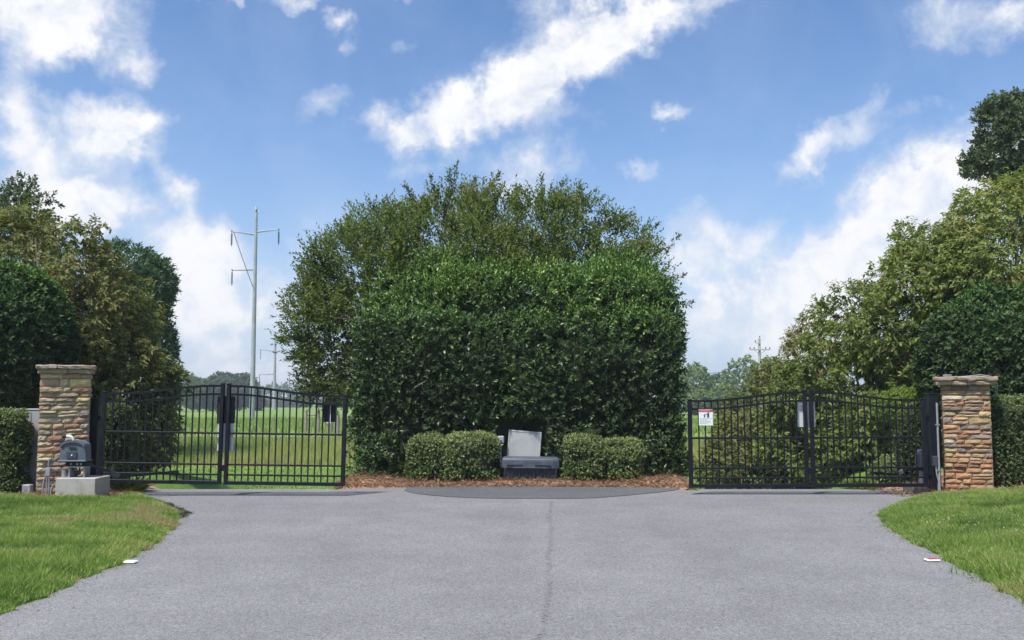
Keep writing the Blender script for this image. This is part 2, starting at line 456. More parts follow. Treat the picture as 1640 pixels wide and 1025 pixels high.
def crack_mat():
    m = bpy.data.materials.new('crack'); m.use_nodes = True
    T = NT(m.node_tree)
    out = T.n('ShaderNodeOutputMaterial'); b = T.n('ShaderNodeBsdfPrincipled')
    T.set(b, 'Base Color', (.07, .07, .075)); T.set(b, 'Roughness', .95)
    v = T.n('ShaderNodeTexCoord').outputs['Object']
    a = T.n('ShaderNodeAttribute', attribute_name='tint')
    f = T.math('MULTIPLY', T.rng(T.noise(v, 30, 6, .75), 0.42, 0.68), a.outputs['Fac'])
    f = T.math('MULTIPLY', f, T.rng(T.noise(v, 3, 3, .6), .3, .6, .15, .6))
    tr = T.n('ShaderNodeBsdfTransparent'); mx = T.n('ShaderNodeMixShader'); T.set(mx, 0, f)
    T.t.links.new(tr.outputs[0], mx.inputs[1]); T.t.links.new(b.outputs[0], mx.inputs[2]); T.t.links.new(mx.outputs[0], out.inputs[0])
    return m
M['crack'] = crack_mat()

def ground_mat():
    m = bpy.data.materials.new('meadow_ground'); m.use_nodes = True
    T = NT(m.node_tree)
    out = T.n('ShaderNodeOutputMaterial'); b = T.n('ShaderNodeBsdfPrincipled')
    T.t.links.new(b.outputs[0], out.inputs[0])
    v = T.n('ShaderNodeTexCoord').outputs['Object']
    a = T.n('ShaderNodeAttribute', attribute_name='tint')
    st = T.n('ShaderNodeMapping', ins={'Vector': v, 'Scale': (1, .35, 1)}).outputs[0]
    n = T.noise(st, 1.4, 6, .7); n2 = T.noise(v, 16, 6, .7); n3 = T.noise(st, .12, 5, .6)
    t = T.math('ADD', a.outputs['Fac'], T.math('MULTIPLY', T.math('SUBTRACT', n, .5), .55))
    t = T.math('ADD', t, T.math('MULTIPLY', T.math('SUBTRACT', n3, .5), .45))
    c = T.ramp(t, [(0, (.11, .20, .038)), (.3, (.17, .27, .055)), (.6, (.28, .32, .095)), (1, (.42, .34, .17))])
    kk = T.rng(n2, .3, .7, .6, 1.25)
    kc = T.n('ShaderNodeCombineColor', ins={0: kk, 1: kk, 2: kk}).outputs[0]
    T.set(b, 'Base Color', T.mix(1.0, c, kc, 'MULTIPLY')); T.set(b, 'Roughness', .95); T.set(b, 'Specular IOR Level', .1)
    bp = T.n('ShaderNodeBump', ins={'Strength': .6, 'Distance': .05, 'Height': n2}); T.set(b, 'Normal', bp.outputs[0])
    return m
M['ground'] = ground_mat()
M['straw_bed'] = principled('straw_bed', (.28, .145, .085), .95, noise=(18, (.44, .26, .16), .35, .65), bump=(60, .7))

def stone_mat():
    m = bpy.data.materials.new('ledge_stone'); m.use_nodes = True
    T = NT(m.node_tree)
    out = T.n('ShaderNodeOutputMaterial'); b = T.n('ShaderNodeBsdfPrincipled')
    T.t.links.new(b.outputs[0], out.inputs[0])
    oi = T.n('ShaderNodeObjectInfo')
    geo = T.n('ShaderNodeNewGeometry').outputs['Position']
    st = T.n('ShaderNodeMapping', ins={'Vector': geo, 'Scale': (1, 1, 2.6)}).outputs[0]
    n = T.noise(st, 13, 6, .7, .6); n2 = T.noise(geo, 70, 5, .7)
    c = T.mix(T.rng(n, .42, .74, 0, .45), oi.outputs['Color'], (.17, .12, .085))
    c = T.mix(T.rng(T.noise(st, 9, 4, .6), .60, .76, 0, .35), c, (.52, .45, .33))
    kk = T.rng(n2, .3, .7, .72, 1.2)
    kc = T.n('ShaderNodeCombineColor', ins={0: kk, 1: kk, 2: kk}).outputs[0]
    T.set(b, 'Base Color', T.mix(1.0, c, kc, 'MULTIPLY')); T.set(b, 'Roughness', .85); T.set(b, 'Specular IOR Level', .25)
    h = T.math('ADD', n, T.math('MULTIPLY', n2, .5))
    bp = T.n('ShaderNodeBump', ins={'Strength': .7, 'Distance': .015, 'Height': h}); T.set(b, 'Normal', bp.outputs[0])
    return m
M['stone'] = stone_mat()
M['mortar'] = principled('recessed_mortar', (.10, .085, .07), .95, bump=(60, .5))

# ------------------------------------------------------------------ the lie of the land
PROF_Y = np.array([-400, 15.0, 16.2, 24, 34, 40, 46, 50, 100, 250, 600, 3000, 9000.])
PROF_Z = np.array([0, 0, -.06, -1.15, -1.01, -.58, -.62, -.67, -1.12, -2.8, -5.65, -18, -34.])
def prof(y): return np.interp(y, PROF_Y, PROF_Z)
EL_Y = [-40, 5.0, 6.6, 8.84, 9.6, 11.0, 11.86, 12.4, 12.9, 13.8, 14.7, 15.4, 24, 26]
EL_X = [-3.62, -3.6, -3.60, -3.60, -3.66, -3.92, -4.16, -4.32, -4.60, -5.15, -5.80, -6.3, -6.5, -6.5]
ER_Y = [-40, 5.0, 6.92, 8.0, 9.4, 10.67, 12.05, 12.9, 13.6, 14.1, 14.6, 15.4, 24, 26]
ER_X = [3.75, 3.76, 3.80, 3.95, 4.14, 4.30, 4.64, 5.08, 5.6, 6.02, 6.40, 6.5, 6.5, 6.5]
def wig(y, s): return 0.018 * np.sin(y * 5.1 + s) + 0.02 * np.sin(y * 13.7 + 2 * s) + .012 * np.sin(y * 31 + s)
def xl(y): return np.interp(y, EL_Y, EL_X) + wig(np.asarray(y, float), 1.0)
def xr(y): return np.interp(y, ER_Y, ER_X) + wig(np.asarray(y, float), 4.0)
def isl(x, y):
    """1 inside the planted island, 0 outside"""
    a = sst(3.15, 2.75, np.abs(x - 0.05)); fr = 15.74 + .26 * np.clip(1 - (x / 2.9) ** 2, 0, 1)
    return a * sst(fr - .12, fr + .18, y) * sst(27, 23.5, y)
def ground_z(x, y):
    x = np.asarray(x, float); y = np.asarray(y, float)
    side = sst(6.3, 7.3, np.abs(x))
    z = prof(y) * (1 - side) + prof(np.where(y > 15, np.maximum(15, y - 3.5 * sst(60, 25, y)), y)) * side
    i = isl(x, y)
    z = z * (1 - i) + i * (0.045 + .02 * np.sin(x * 2.1 + 1) + .05 * sst(1.4, 2.6, np.abs(x)))
    inside = (x > xl(y)) & (x < xr(y)) & (y < 26) & (i < .02)
    z = np.where(inside, z - 0.035, z)
    dl = np.clip(xl(y) - x, 0, 9); dr = np.clip(x - xr(y), 0, 9)
    near = sst(30, 16, y) * sst(-30, 0, y)
    z = z + near * (0.03 * sst(0, .3, dl) + .07 * sst(.5, 4, dl) + 0.03 * sst(0, .3, dr) + 0.20 * sst(.3, 3.2, dr))
    return z
def gz(x, y): return float(ground_z(np.array([x]), np.array([y]))[0])

def axis(parts):
    out = []
    for a, b, st in parts:
        n = max(1, int(round((b - a) / st))); out += list(np.linspace(a, b, n, endpoint=False))
    out.append(parts[-1][1]); return np.array(out)
gx = axis([(-6000, -1000, 1000), (-1000, -200, 160), (-200, -40, 16), (-40, -12, 2), (-12, -7.2, .4), (-7.2, 7.2, .13), (7.2, 12, .4), (12, 40, 2), (40, 200, 16), (200, 1000, 160), (1000, 6000, 1000)])
gy = axis([(-400, -40, 60), (-40, 4, 4), (4, 17, .14), (17, 28, .4), (28, 60, 1), (60, 260, 8), (260, 1000, 60), (1000, 9000, 800)])
GX, GY = np.meshgrid(gx, gy)
gzv = ground_z(GX.ravel(), GY.ravel())
gp = np.stack([GX.ravel(), GY.ravel(), gzv], 1)
nx, ny = len(gx), len(gy)
ii, jj = np.meshgrid(np.arange(nx - 1), np.arange(ny - 1)); ii = ii.ravel(); jj = jj.ravel()
gf = np.stack([jj * nx + ii, jj * nx + ii + 1, (jj + 1) * nx + ii + 1, (jj + 1) * nx + ii], 1)
tan = np.interp(gp[:, 1], [0, 14, 33, 34.5, 37, 40, 42, 50, 58, 75, 100, 400], [.02, .02, .22, .75, .92, .62, .45, .62, .38, .42, .32, .3])
o = link('ground', mesh_np('ground', gp, gf, tan, flat=False), M['ground']); tag(o, kind='structure')

# ------------------------------------------------------------------ the road: one forked sheet laid row by row
def sheet(name, rows, mat, zoff, nx_=24, tintf=None, zfun=None):
    co = []; fa = []; ti = []
    for k, (y, a, b) in enumerate(rows):
        for i in range(nx_ + 1):
            t = i / nx_; x = a + (b - a) * t
            co.append((x, y, (float(prof(y)) if zfun is None else zfun(x, y)) + zoff)); ti.append(1 if tintf is None else tintf(t, k))
    for k in range(len(rows) - 1):
        for i in range(nx_):
            q = k * (nx_ + 1) + i
            fa.append((q, q + 1, q + nx_ + 2, q + nx_ + 1))
    me = mesh_np(name, co, fa, ti, flat=False)
    o = link(name, me, mat); return o
ys = list(np.arange(-30, 4, 2.0)) + list(np.arange(4, 15.81, .09))
ys += [15.88, 15.95, 16.02, 16.09, 16.16]
road = sheet('road', [(y, float(xl(y)), float(xr(y))) for y in ys], M['asphalt'], 0.0, 40, zfun=lambda x, y: float(prof(y)) * float(sst(2.7, 3.0, abs(x))))
tag(road, kind='structure')
y2 = [ys[-1]] + list(np.arange(16.5, 25, .5))
for k, (a, b) in enumerate(((-1, 0), (0, 1))):
    rows = [(y, float(xl(y)) if k == 0 else 2.95, -2.85 if k == 0 else float(xr(y))) for y in y2]
    tag(sheet('driveway', rows, M['asphalt'], 0.0, 10), kind='structure')
# far road across the meadow
rows = [(46.2 + t, -200, 200) for t in (0, 1.2, 2.4, 3.4)]
tag(sheet('far_road', rows, M['patch'], .02, 80, zfun=lambda x, y: float(prof(y))), kind='structure')
# darker asphalt patch before the island
def lens_rows():
    rows = []
    A = [at(650, 783, 1), at(850, 797, 1)]
    up = [(14.25, .85, .35), (14.3, 1.1, .75), (14.45, 1.35, 1.35), (14.7, 1.62, 1.85), (15.0, 1.8, 2.35), (15.3, 1.9, 2.7), (15.6, 1.95, 2.78), (15.8, 1.95, 2.75), (15.86, 1.9, 2.7)]
    rows.append((14.16, -.15, 1.0))
    for y, a, b in [(14.22, -.55, 1.25), (14.4, -.98, 1.5), (14.6, -1.25, 1.8), (14.85, -1.5, 2.1), (15.1, -1.66, 2.4), (15.35, -1.74, 2.62), (15.6, -1.75, 2.75), (15.85, -1.7, 2.8), (15.98, -1.55, 2.6), (16.1, -1.4, 2.3), (16.16, -1.2, 2.0)]:
        rows.append((y, a, b))
    return rows
tag(sheet('asphalt_patch', lens_rows(), M['patch'], .007, 24, zfun=lambda x, y: 0.0), kind='structure')
# cracks and the seam
def crack(name, pts, w):
    co = []; ti = []; fa = []
    P = []
    for (a, b) in zip(pts[:-1], pts[1:]):
        n = max(2, int((Vector(b) - Vector(a)).length / .06))
        for i in range(n): P.append(Vector(a).lerp(Vector(b), i / n))
    P.append(Vector(pts[-1]))
    for i, p in enumerate(P):
        t = (P[min(i + 1, len(P) - 1)] - P[max(i - 1, 0)]).normalized(); s = Vector((-t.y, t.x, 0))
        ww = w * (0.6 + .8 * random.random()); j = s * random.uniform(-.012, .012)
        for k, f in ((-1, 0), (-.3, 1), (.3, 1), (1, 0)):
            q = p + j + s * ww * k; co.append((q.x, q.y, 0.004)); ti.append(f)
    for i in range(len(P) - 1):
        for k in range(3):
            q = i * 4 + k; fa.append((q, q + 1, q + 5, q + 4))
    o = link(name, mesh_np(name, co, fa, ti), M['crack']); tag(o, kind='structure'); return o
def g0(x, y):
    D = 10.0
    for _ in range(40):
        p = at(x, y, D); D = D * CAMZ / (CAMZ - p.z)
    return (p.x, D, 0)
crack('road_seam', [g0(*p) for p in [(884, 803), (880, 830), (884, 858), (878, 900), (881, 940), (874, 985), (866, 1024)]] , .035)
crack('road_seam', [g0(*p) for p in [(866, 1024), (872, 1100), (868, 1300)]], .035)
crack('road_crack', [g0(*p) for p in [(300, 814), (330, 812), (420, 809), (520, 808), (620, 806), (720, 805), (800, 803), (870, 806)]], .022)
crack('road_crack', [g0(*p) for p in [(862, 965), (872, 972), (884, 973)]], .01)
crack('road_edge_crack', [g0(*p) for p in [(718, 797), (760, 800), (800, 798)]], .012)

# ------------------------------------------------------------------ leaves, blades, needles
def unit(a): return a / np.maximum(np.linalg.norm(a, axis=1, keepdims=True), 1e-9)
def leaves_mesh(name, P, A, N, L, W, tint, fold=0.18, curl=0.0):
    """rhombic leaves, two triangles each folded on the midrib"""
    A = unit(A); S = unit(np.cross(A, N)); N = unit(np.cross(S, A))
    L = L[:, None]; W = W[:, None]
    b = P; t = P + A * L - N * (L * curl)
    m = P + A * L * .45
    l = m + S * W * .5 + N * W * fold; r = m - S * W * .5 + N * W * fold
    co = np.stack([b, l, t, r], 1).reshape(-1, 3)
    n = len(P); q = np.arange(n) * 4
    fa = np.stack([np.stack([q, q + 3, q + 2], 1), np.stack([q, q + 2, q + 1], 1)], 1).reshape(-1, 3)
    return mesh_np(name, co, fa, np.repeat(tint, 4))
def box_sdf(c, h, r):
    c = np.array(c, float); h = np.array(h, float)
    def f(P):
        q = np.abs(P - c) - (h - r)
        return np.linalg.norm(np.maximum(q, 0), axis=1) + np.minimum(q.max(1), 0) - r
    return f
def ell_sdf(c, r):
    c = np.array(c, float); r = np.array(r, float)
    def f(P):
        q = (P - c); k0 = np.linalg.norm(q / r, axis=1); k1 = np.linalg.norm(q / (r * r), axis=1)
        return k0 * (k0 - 1) / np.maximum(k1, 1e-6)
    return f
def union(fs): return lambda P: np.min(np.stack([f(P) for f in fs], 0), 0)
def rough_sdf(f, amp, freq, seed=0, amp2=0, freq2=1):
    def g(P):
        d = f(P) + amp * (fbm(P, freq, 2, seed) - .5) * 2
        if amp2: d = d + amp2 * (vnoise(P, freq2, seed + 9) - .5) * 2
        return d
    return g
def shell_points(sdf, lo, hi, n, depth, out=0.03, decay=None, gap=None, zmin=None):
    """n points in a shell under the surface, with their outward directions"""
    lo = np.array(lo, float); hi = np.array(hi, float); got = []; tot = 0
    decay = decay or depth * .5
    for it in range(60):
        P = lo + RNG.random((max(20000, min(300000, n * 6)), 3)) * (hi - lo)
        d = sdf(P)
        k = (d < out) & (d > -depth)
        k &= RNG.random(len(P)) < np.exp(np.minimum(d, 0) / decay)
        P = P[k]; d = d[k]
        if gap is not None and len(P):
            fr, th, sd_ = gap
            g = vnoise(P, fr, sd_); keep = RNG.random(len(P)) < np.clip((g - th + .12) / .24, .04, 1)
            P = P[keep]
        got.append(P); tot += len(P)
        if tot >= n: break
    P = np.concatenate(got)[:n]
    e = .04; d0 = sdf(P)
    G = np.stack([sdf(P + np.array(v) * e) - d0 for v in ((1, 0, 0), (0, 1, 0), (0, 0, 1))], 1)
    G = unit(G + 1e-6)
    return P, G, d0
def sprigs(P, G, k, length, L, W, up=.3, rnd=.5, droop=0.0, spread=.9, tint=None, tvar=.25, axis_gain=.5, fold=.18, curl=0.0, flat=0.0):
    """k leaves set round each twig; returns the arrays for leaves_mesh"""
    n = len(P)
    ax = unit(G + np.array([0, 0, up]) + RNG.normal(0, rnd, (n, 3)))
    if flat: ax[:, 2] *= (1 - flat); ax = unit(ax)
    ref = unit(RNG.normal(0, 1, (n, 3))); e1 = unit(np.cross(ax, ref)); e2 = np.cross(ax, e1)
    ln = length * RNG.uniform(.6, 1.3, n)
    PP, AA, NN, TT = [], [], [], []
    ph0 = RNG.uniform(0, 2 * PI, n)
    for i in range(k):
        t = (i + .5) / k
        ph = ph0 + i * 2.4 + RNG.normal(0, .25, n)
        rad = e1 * np.cos(ph)[:, None] + e2 * np.sin(ph)[:, None]
        A = ax * (axis_gain + .5 * t) + rad * spread + np.array([0, 0, -droop]) + RNG.normal(0, .15, (n, 3))
        N = ax * .9 - rad * .25 + np.array([0, 0, .35 + droop * .3]) + RNG.normal(0, .25, (n, 3))
        sag = np.zeros((n, 3)); sag[:, 2] = -droop * .25 * ln * t * t
        PP.append(P + ax * (ln * t)[:, None] + sag); AA.append(A); NN.append(N)
        TT.append(tint + (t - .5) * .12 + RNG.normal(0, tvar * .5, n))
    P2 = np.concatenate(PP); m = len(P2)
    s = RNG.uniform(.7, 1.2, m)
    return P2, np.concatenate(AA), np.concatenate(NN), L * s, W * s * RNG.uniform(.85, 1.15, m), np.clip(np.concatenate(TT), 0, 1)
def core_mesh(name, sdf, c, inset, mat, parent, R=6, nu=28, nv=16):
    """solid dark core added inside a clipped shrub to block see-through light"""
    th = np.linspace(0, 2 * PI, nu, endpoint=False); ph = np.linspace(.02, PI - .02, nv)
    T_, P_ = np.meshgrid(th, ph); D = np.stack([np.sin(P_) * np.cos(T_), np.sin(P_) * np.sin(T_), np.cos(P_)], 2).reshape(-1, 3)
    lo = np.zeros(len(D)); hi = np.full(len(D), float(R))
    c = np.array(c, float)
    for _ in range(22):
        mid = (lo + hi) / 2; ins = sdf(c + D * mid[:, None]) < -inset
        lo = np.where(ins, mid, lo); hi = np.where(ins, hi, mid)
    co = c + D * lo[:, None]
    co[:, 2] = np.maximum(co[:, 2], ground_z(co[:, 0], co[:, 1]) - .02)
    fa = []
    for j in range(nv - 1):
        for i in range(nu): fa.append((j * nu + i, j * nu + (i + 1) % nu, (j + 1) * nu + (i + 1) % nu, (j + 1) * nu + i))
    return link(name, mesh_np(name, co, np.array(fa)), mat, parent)
def limb_paths(mb, base, tips, r0, n=6, bow=.25):
    for t in tips:
        b = Vector(base) + Vector((random.uniform(-.08, .08), random.uniform(-.08, .08), 0)); t = Vector(t); L = (t - b).length
        side = Vector((random.uniform(-1, 1), random.uniform(-1, 1), random.uniform(0, .6))) * L * bow * .3
        pts = []; rs = []
        for i in range(n):
            u = i / (n - 1); q = b.lerp(t, u); q.z = b.z + (t.z - b.z) * (u ** .8)
            q += side * math.sin(u * PI) + Vector((random.uniform(-1, 1), random.uniform(-1, 1), 0)) * L * .012
            pts.append(q); rs.append(max(.006, r0 * (1 - u) ** .8 + .006))
        mb.tube(pts, rs, 5, cap=False)

def shrub(name, label, cat, sdf, bounds, centre, n, k, L, W, depth, mat, group=None, length=.08, gap=None, core=.15, up=.3, rnd=.5, tint0=.45, tint_top=.0, zr=(0, 1), tvar=.25, R=6, out=.03, extra=None, rough=None, foliage_name='foliage'):
    base = (centre[0], centre[1], gz(centre[0], centre[1]))
    root = empty(name, base, 0, label, cat, group)
    P, G, d = shell_points(sdf, bounds[0], bounds[1], n, depth, out, gap=gap)
    P, G, d = P[P[:, 2] > ground_z(P[:, 0], P[:, 1]) + .02], G[P[:, 2] > ground_z(P[:, 0], P[:, 1]) + .02], d[P[:, 2] > ground_z(P[:, 0], P[:, 1]) + .02]
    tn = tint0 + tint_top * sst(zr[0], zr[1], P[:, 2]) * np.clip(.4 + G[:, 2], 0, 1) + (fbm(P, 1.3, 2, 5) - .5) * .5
    arr = sprigs(P, G, k, length, L, W, up, rnd, tint=tn, tvar=tvar)
    if extra is not None: arr = tuple(np.concatenate([a, b]) for a, b in zip(arr, extra))
    b = np.array(base)
    me = leaves_mesh(foliage_name, arr[0] - b, *arr[1:])
    fo = link(foliage_name, me, mat, root); fo['kind'] = 'stuff'
    if core:
        co = core_mesh('branches_or_core', sdf, centre, core, M['green_core'], root, R=R)  # added solid core that blocks light through the leaves, not modelled twigs
        co.location = (-base[0], -base[1], -base[2])
    return root

# ------------------------------------------------------------------ central island hedge
def xz(x0, x1, y0, y1, D):
    a = at(x0, y1, D); b = at(x1, y0, D)
    return a.x, b.x, a.z, b.z
HF = 16.75
x0, x1, z0, z1 = xz(566, 1092, 506, 765, HF)
z0 = 0.05
hc = (x0 + x1) / 2; hw = (x1 - x0) / 2
front = box_sdf((hc, HF + 1.5, (z0 + z1) / 2), (hw, 1.5, (z1 - z0) / 2 + .02), .32)
back = box_sdf((hc - .05, HF + 1.9, 1.95), (hw * .97, 1.25, 1.95), .85)
hump1 = ell_sdf((at(700, 440, 18.4).x, 18.5, 2.9), (1.3, .9, 1.32))
hump2 = ell_sdf((at(985, 440, 18.4).x, 18.5, 2.9), (1.3, .9, 1.25))
skirt = [ell_sdf((at(600, 748, 16.6).x, 16.65, .28), (.36, .42, .42)), ell_sdf((at(1062, 748, 16.6).x, 16.7, .28), (.28, .4, .40))]
hsdf = rough_sdf(union([front, back, hump1, hump2] + skirt), .19, 1.3, 3, .09, 4.2)
lo = (x0 - .4, HF - .4, 0.05); hi = (x1 + .4, HF + 3.6, 4.7)
P, G, d = shell_points(hsdf, lo, hi, 25500, .50, .05, decay=.2, gap=(1.9, .24, 21))
kk = (P[:, 1] < HF + 2.6); P, G, d = P[kk], G[kk], d[kk]
clr = ~((np.abs(P[:, 0] - at(835, 700, 16.2).x) < .42) & (P[:, 1] < 17.1) & (P[:, 2] < 1.15)); P, G, d = P[clr], G[clr], d[clr]
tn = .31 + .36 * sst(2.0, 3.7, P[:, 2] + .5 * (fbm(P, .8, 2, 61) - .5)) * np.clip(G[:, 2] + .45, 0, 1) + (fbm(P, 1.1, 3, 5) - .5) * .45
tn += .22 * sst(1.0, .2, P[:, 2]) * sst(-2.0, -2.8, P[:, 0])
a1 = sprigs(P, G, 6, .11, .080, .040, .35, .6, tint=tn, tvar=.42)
# young upright shoots along the top
m = RNG.random(3800)
SX = np.interp(RNG.random(3800), [0, .3, .42, .62, 1], [x0 + .15, -.6, .2, 1.4, x1 - .15]) + RNG.normal(0, .15, 3800)
SY = HF + .5 + RNG.random(3800) * 2.0
SZ = np.zeros(3800) + 1.5
zz = np.linspace(2.2, 4.7, 40); best = np.full(3800, 2.9)
for z in zz:
    q = np.stack([SX, SY, np.full(3800, z)], 1); best = np.where(hsdf(q) < 0, z, best)
keep = (RNG.random(3800) < .62) & (fbm(np.stack([SX, SY, SY * 0], 1), 1.6, 2, 44) > .40) & (best > 2.95) & (np.abs(SX - hc) < hw - .1)
SP_ = np.stack([SX, SY, best - .04], 1)[keep]
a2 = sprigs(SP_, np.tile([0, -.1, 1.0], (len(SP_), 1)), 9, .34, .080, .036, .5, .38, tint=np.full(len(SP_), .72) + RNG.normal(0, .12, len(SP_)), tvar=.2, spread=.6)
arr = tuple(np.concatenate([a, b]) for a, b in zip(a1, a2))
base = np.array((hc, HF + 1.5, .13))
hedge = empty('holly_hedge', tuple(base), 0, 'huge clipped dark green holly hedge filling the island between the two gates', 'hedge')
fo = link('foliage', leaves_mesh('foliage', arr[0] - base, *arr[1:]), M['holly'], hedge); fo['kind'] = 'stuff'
co = core_mesh('branches_or_core', hsdf, (hc, HF + 1.6, 1.6), .42, M['green_core'], hedge, R=6, nu=40, nv=24); co.location = tuple(-base)  # solid dark core added to stop light passing through the hedge
tb = MB()
for (px_, w) in ((625, .06), (640, .045), (760, .05), (880, .045), (1030, .05)):
    q = at(px_, 765, HF + .25)
    tb = MB(); tb.tube([(q.x - hc, .0 - 1.25, -.05), (q.x - hc + .03, -1.2, .4), (q.x - hc - .02, -1.0, 1.1)], [w, w * .8, w * .6], 7)
    tb.build('stem', M['bark'], hedge, True)
# one bare pale twig on the hedge face
q = at(665, 620, HF - .12) - Vector(base); r = at(682, 610, HF - .22) - Vector(base)
MB().tube([at(660, 626, HF - .08) - Vector(base), q, r], [.008, .007, .004], 5).build('bare_twig', M['bark_pale'], hedge)

# ------------------------------------------------------------------ trees with limbs and leaf sprays
def tree(name, label, base, ells, n, k, L, W, mat, bark, cat='tree', group=None, depth=.8, length=.2, rough=(.35, .8, 0), gap=(1.1, .42, 3), up=.3, rnd=.5, droop=0.0, tint0=.45, tint_top=.1, tvar=.25,
         trunk_r=.12, trunks=1, limbs=14, shoots=None, decay=None, fold=.18, spread=.9, crown_kind=True, zcut=None, limb_r=.035):
    base = Vector(base); b = np.array(base)
    root = empty(name, base, 0, label, cat, group)
    f = rough_sdf(union([ell_sdf(c, r) for c, r in ells]), rough[0], rough[1], rough[2], rough[0] * .35, rough[1] * 3.1)
    lo = np.min([np.array(c) - np.array(r) for c, r in ells], 0) - .6; hi = np.max([np.array(c) + np.array(r) for c, r in ells], 0) + .6
    P, G, d = shell_points(f, lo, hi, n, depth, .04, decay=decay, gap=gap)
    gzz = ground_z(P[:, 0], P[:, 1]); kp = P[:, 2] > gzz + .08; P, G = P[kp], G[kp]
    zt = hi[2] - .6
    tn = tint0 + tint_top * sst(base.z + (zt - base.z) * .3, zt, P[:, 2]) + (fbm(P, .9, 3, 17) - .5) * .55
    arr = sprigs(P, G, k, length, L, W, up, rnd, droop, spread, tn, tvar, fold=fold)
    parts = [arr]
    mb = MB()
    if shoots:
        for (tip, ln, dirv, kk_) in shoots:
            tip = Vector(tip); dv = Vector(dirv).normalized(); st = tip - dv * ln
            m_ = int(kk_); t = RNG.random(m_) ** .85
            jit = RNG.normal(0, .035, (m_, 3)) * (1.3 - t)[:, None]
            Ps = np.array(st)[None] + np.array(dv * ln)[None] * t[:, None] + jit
            parts.append(sprigs(Ps, np.tile(np.array(dv), (m_, 1)), 3, length * .25, L, W, .1, .5, droop, spread, np.full(m_, tint0 + .05), tvar))
            mb.tube([st - base, (st + dv * ln * .5 - base), tip - base], [.012, .008, .004], 5, cap=False)
    arr = tuple(np.concatenate(a) for a in zip(*parts))
    cr = link('crown', leaves_mesh('crown', arr[0] - b, *arr[1:], fold), mat, root)
    idx = RNG.choice(len(P), min(limbs, len(P)), replace=False)
    tips = [Vector(P[i] - G[i] * .15) - base for i in idx]
    cz = min(min(c[2] for c, r in ells) - base.z, 3.0)
    tk = MB()
    if trunks == 1:
        fork = Vector((random.uniform(-.1, .1), random.uniform(-.1, .1), max(.5, cz * .55)))
        tk.tube([(0, 0, -.15), (0, 0, .15), (fork.x * .6, fork.y * .6, fork.z * .5), fork], [trunk_r * 1.5, trunk_r * 1.1, trunk_r * .95, trunk_r * .8], 9)
        limb_paths(mb, fork - Vector((0, 0, .08)), tips, limb_r)
        top = Vector(((ells[0][0][0] - base.x), (ells[0][0][1] - base.y), ells[0][0][2] - base.z + ells[0][1][2] * .6))
        mb.tube([fork - Vector((0, 0, .1)), fork.lerp(top, .5) + Vector((.1, 0, 0)), top], [trunk_r * .78, trunk_r * .5, .02], 7, cap=False)
    else:
        for q in range(trunks):
            a = q * 2 * PI / trunks + .4; r = .18; t = tips[q % len(tips)]
            s = Vector((math.cos(a) * r, math.sin(a) * r, -.1)); e = Vector((t.x * .35 + s.x, t.y * .35 + s.y, 2.4))
            tk.tube([s, s.lerp(e, .5) + Vector((0, 0, .2)), e], [trunk_r, trunk_r * .8, trunk_r * .6], 8)
            limb_paths(mb, e - Vector((0, 0, .05)), tips[q::trunks], limb_r)
    tk.build('trunk', bark, root, True)
    mb.build('branches_or_core', bark, root, True)
    return root

# crape myrtle standing behind the hedge
CD = 19.6
def E(x, y, D, rx, ry, rz):
    p = at(x, y, D); return ((p.x, p.y, p.z), (rx, ry, rz))
cen = at(790, 540, CD)
shoots = []
def sh(px_, py_, D, ln, dx, dz, dy=-.1, k=44): shoots.append((tuple(at(px_, py_, D)), ln * 1.25, (dx, dy, dz), k))
for a in [(1086, 378, CD, .9, .6, .8), (1052, 362, CD, .8, .75, .5), (1010, 345, CD, .6, .8, .4), (965, 316, CD, .7, .7, .6), (905, 288, CD, .6, .4, .8), (868, 283, CD, .6, .0, 1), (1098, 440, CD - .4, .7, .9, .4), (1104, 486, CD - .8, .7, 1, .15),
          (732, 264, CD, .85, .2, 1), (690, 283, CD, .6, -.25, 1), (800, 280, CD, .5, .5, .8), (760, 288, CD, .5, .2, 1), (650, 300, CD, .55, -.5, .8), (655, 318, CD, .5, -.7, .5), (598, 335, CD, .5, -.6, .8), (558, 365, CD, .5, -.7, .6),
          (515, 408, CD, .5, -.7, .6), (478, 428, CD, .7, -.8, .5), (470, 458, CD, .6, -1, .2), (462, 500, CD, .6, -1, .1), (458, 540, CD, .6, -1, .0), (462, 575, CD, .6, -1, -.1), (490, 605, CD, .6, -.8, -.4), (535, 640, CD - .6, .6, -.6, -.5),
          (930, 300, CD, .4, .4, .9), (985, 350, CD, .5, .8, .6), (1040, 395, CD, .5, .9, .4), (545, 380, CD, .5, -.8, .6), (700, 300, CD, .5, 0, 1), (830, 300, CD, .4, .2, 1), (620, 345, CD, .4, -.3, 1), (720, 275, CD, .5, 0, 1)]: sh(*a)
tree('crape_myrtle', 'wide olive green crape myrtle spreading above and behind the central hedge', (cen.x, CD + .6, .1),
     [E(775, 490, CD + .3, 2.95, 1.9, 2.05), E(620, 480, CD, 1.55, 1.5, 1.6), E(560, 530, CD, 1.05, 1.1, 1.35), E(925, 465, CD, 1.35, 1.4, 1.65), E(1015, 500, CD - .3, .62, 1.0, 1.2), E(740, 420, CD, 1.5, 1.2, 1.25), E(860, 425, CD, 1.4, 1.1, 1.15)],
     15500, 12, .078, .038, M['crape'], M['bark_pale'], depth=1.2, length=.36, rough=(.55, 1.05, 2), gap=(1.7, .42, 31), up=.55, rnd=.45, tint0=.47, tint_top=.18, trunks=6, trunk_r=.06, limbs=72, shoots=shoots, spread=.8, limb_r=.034)

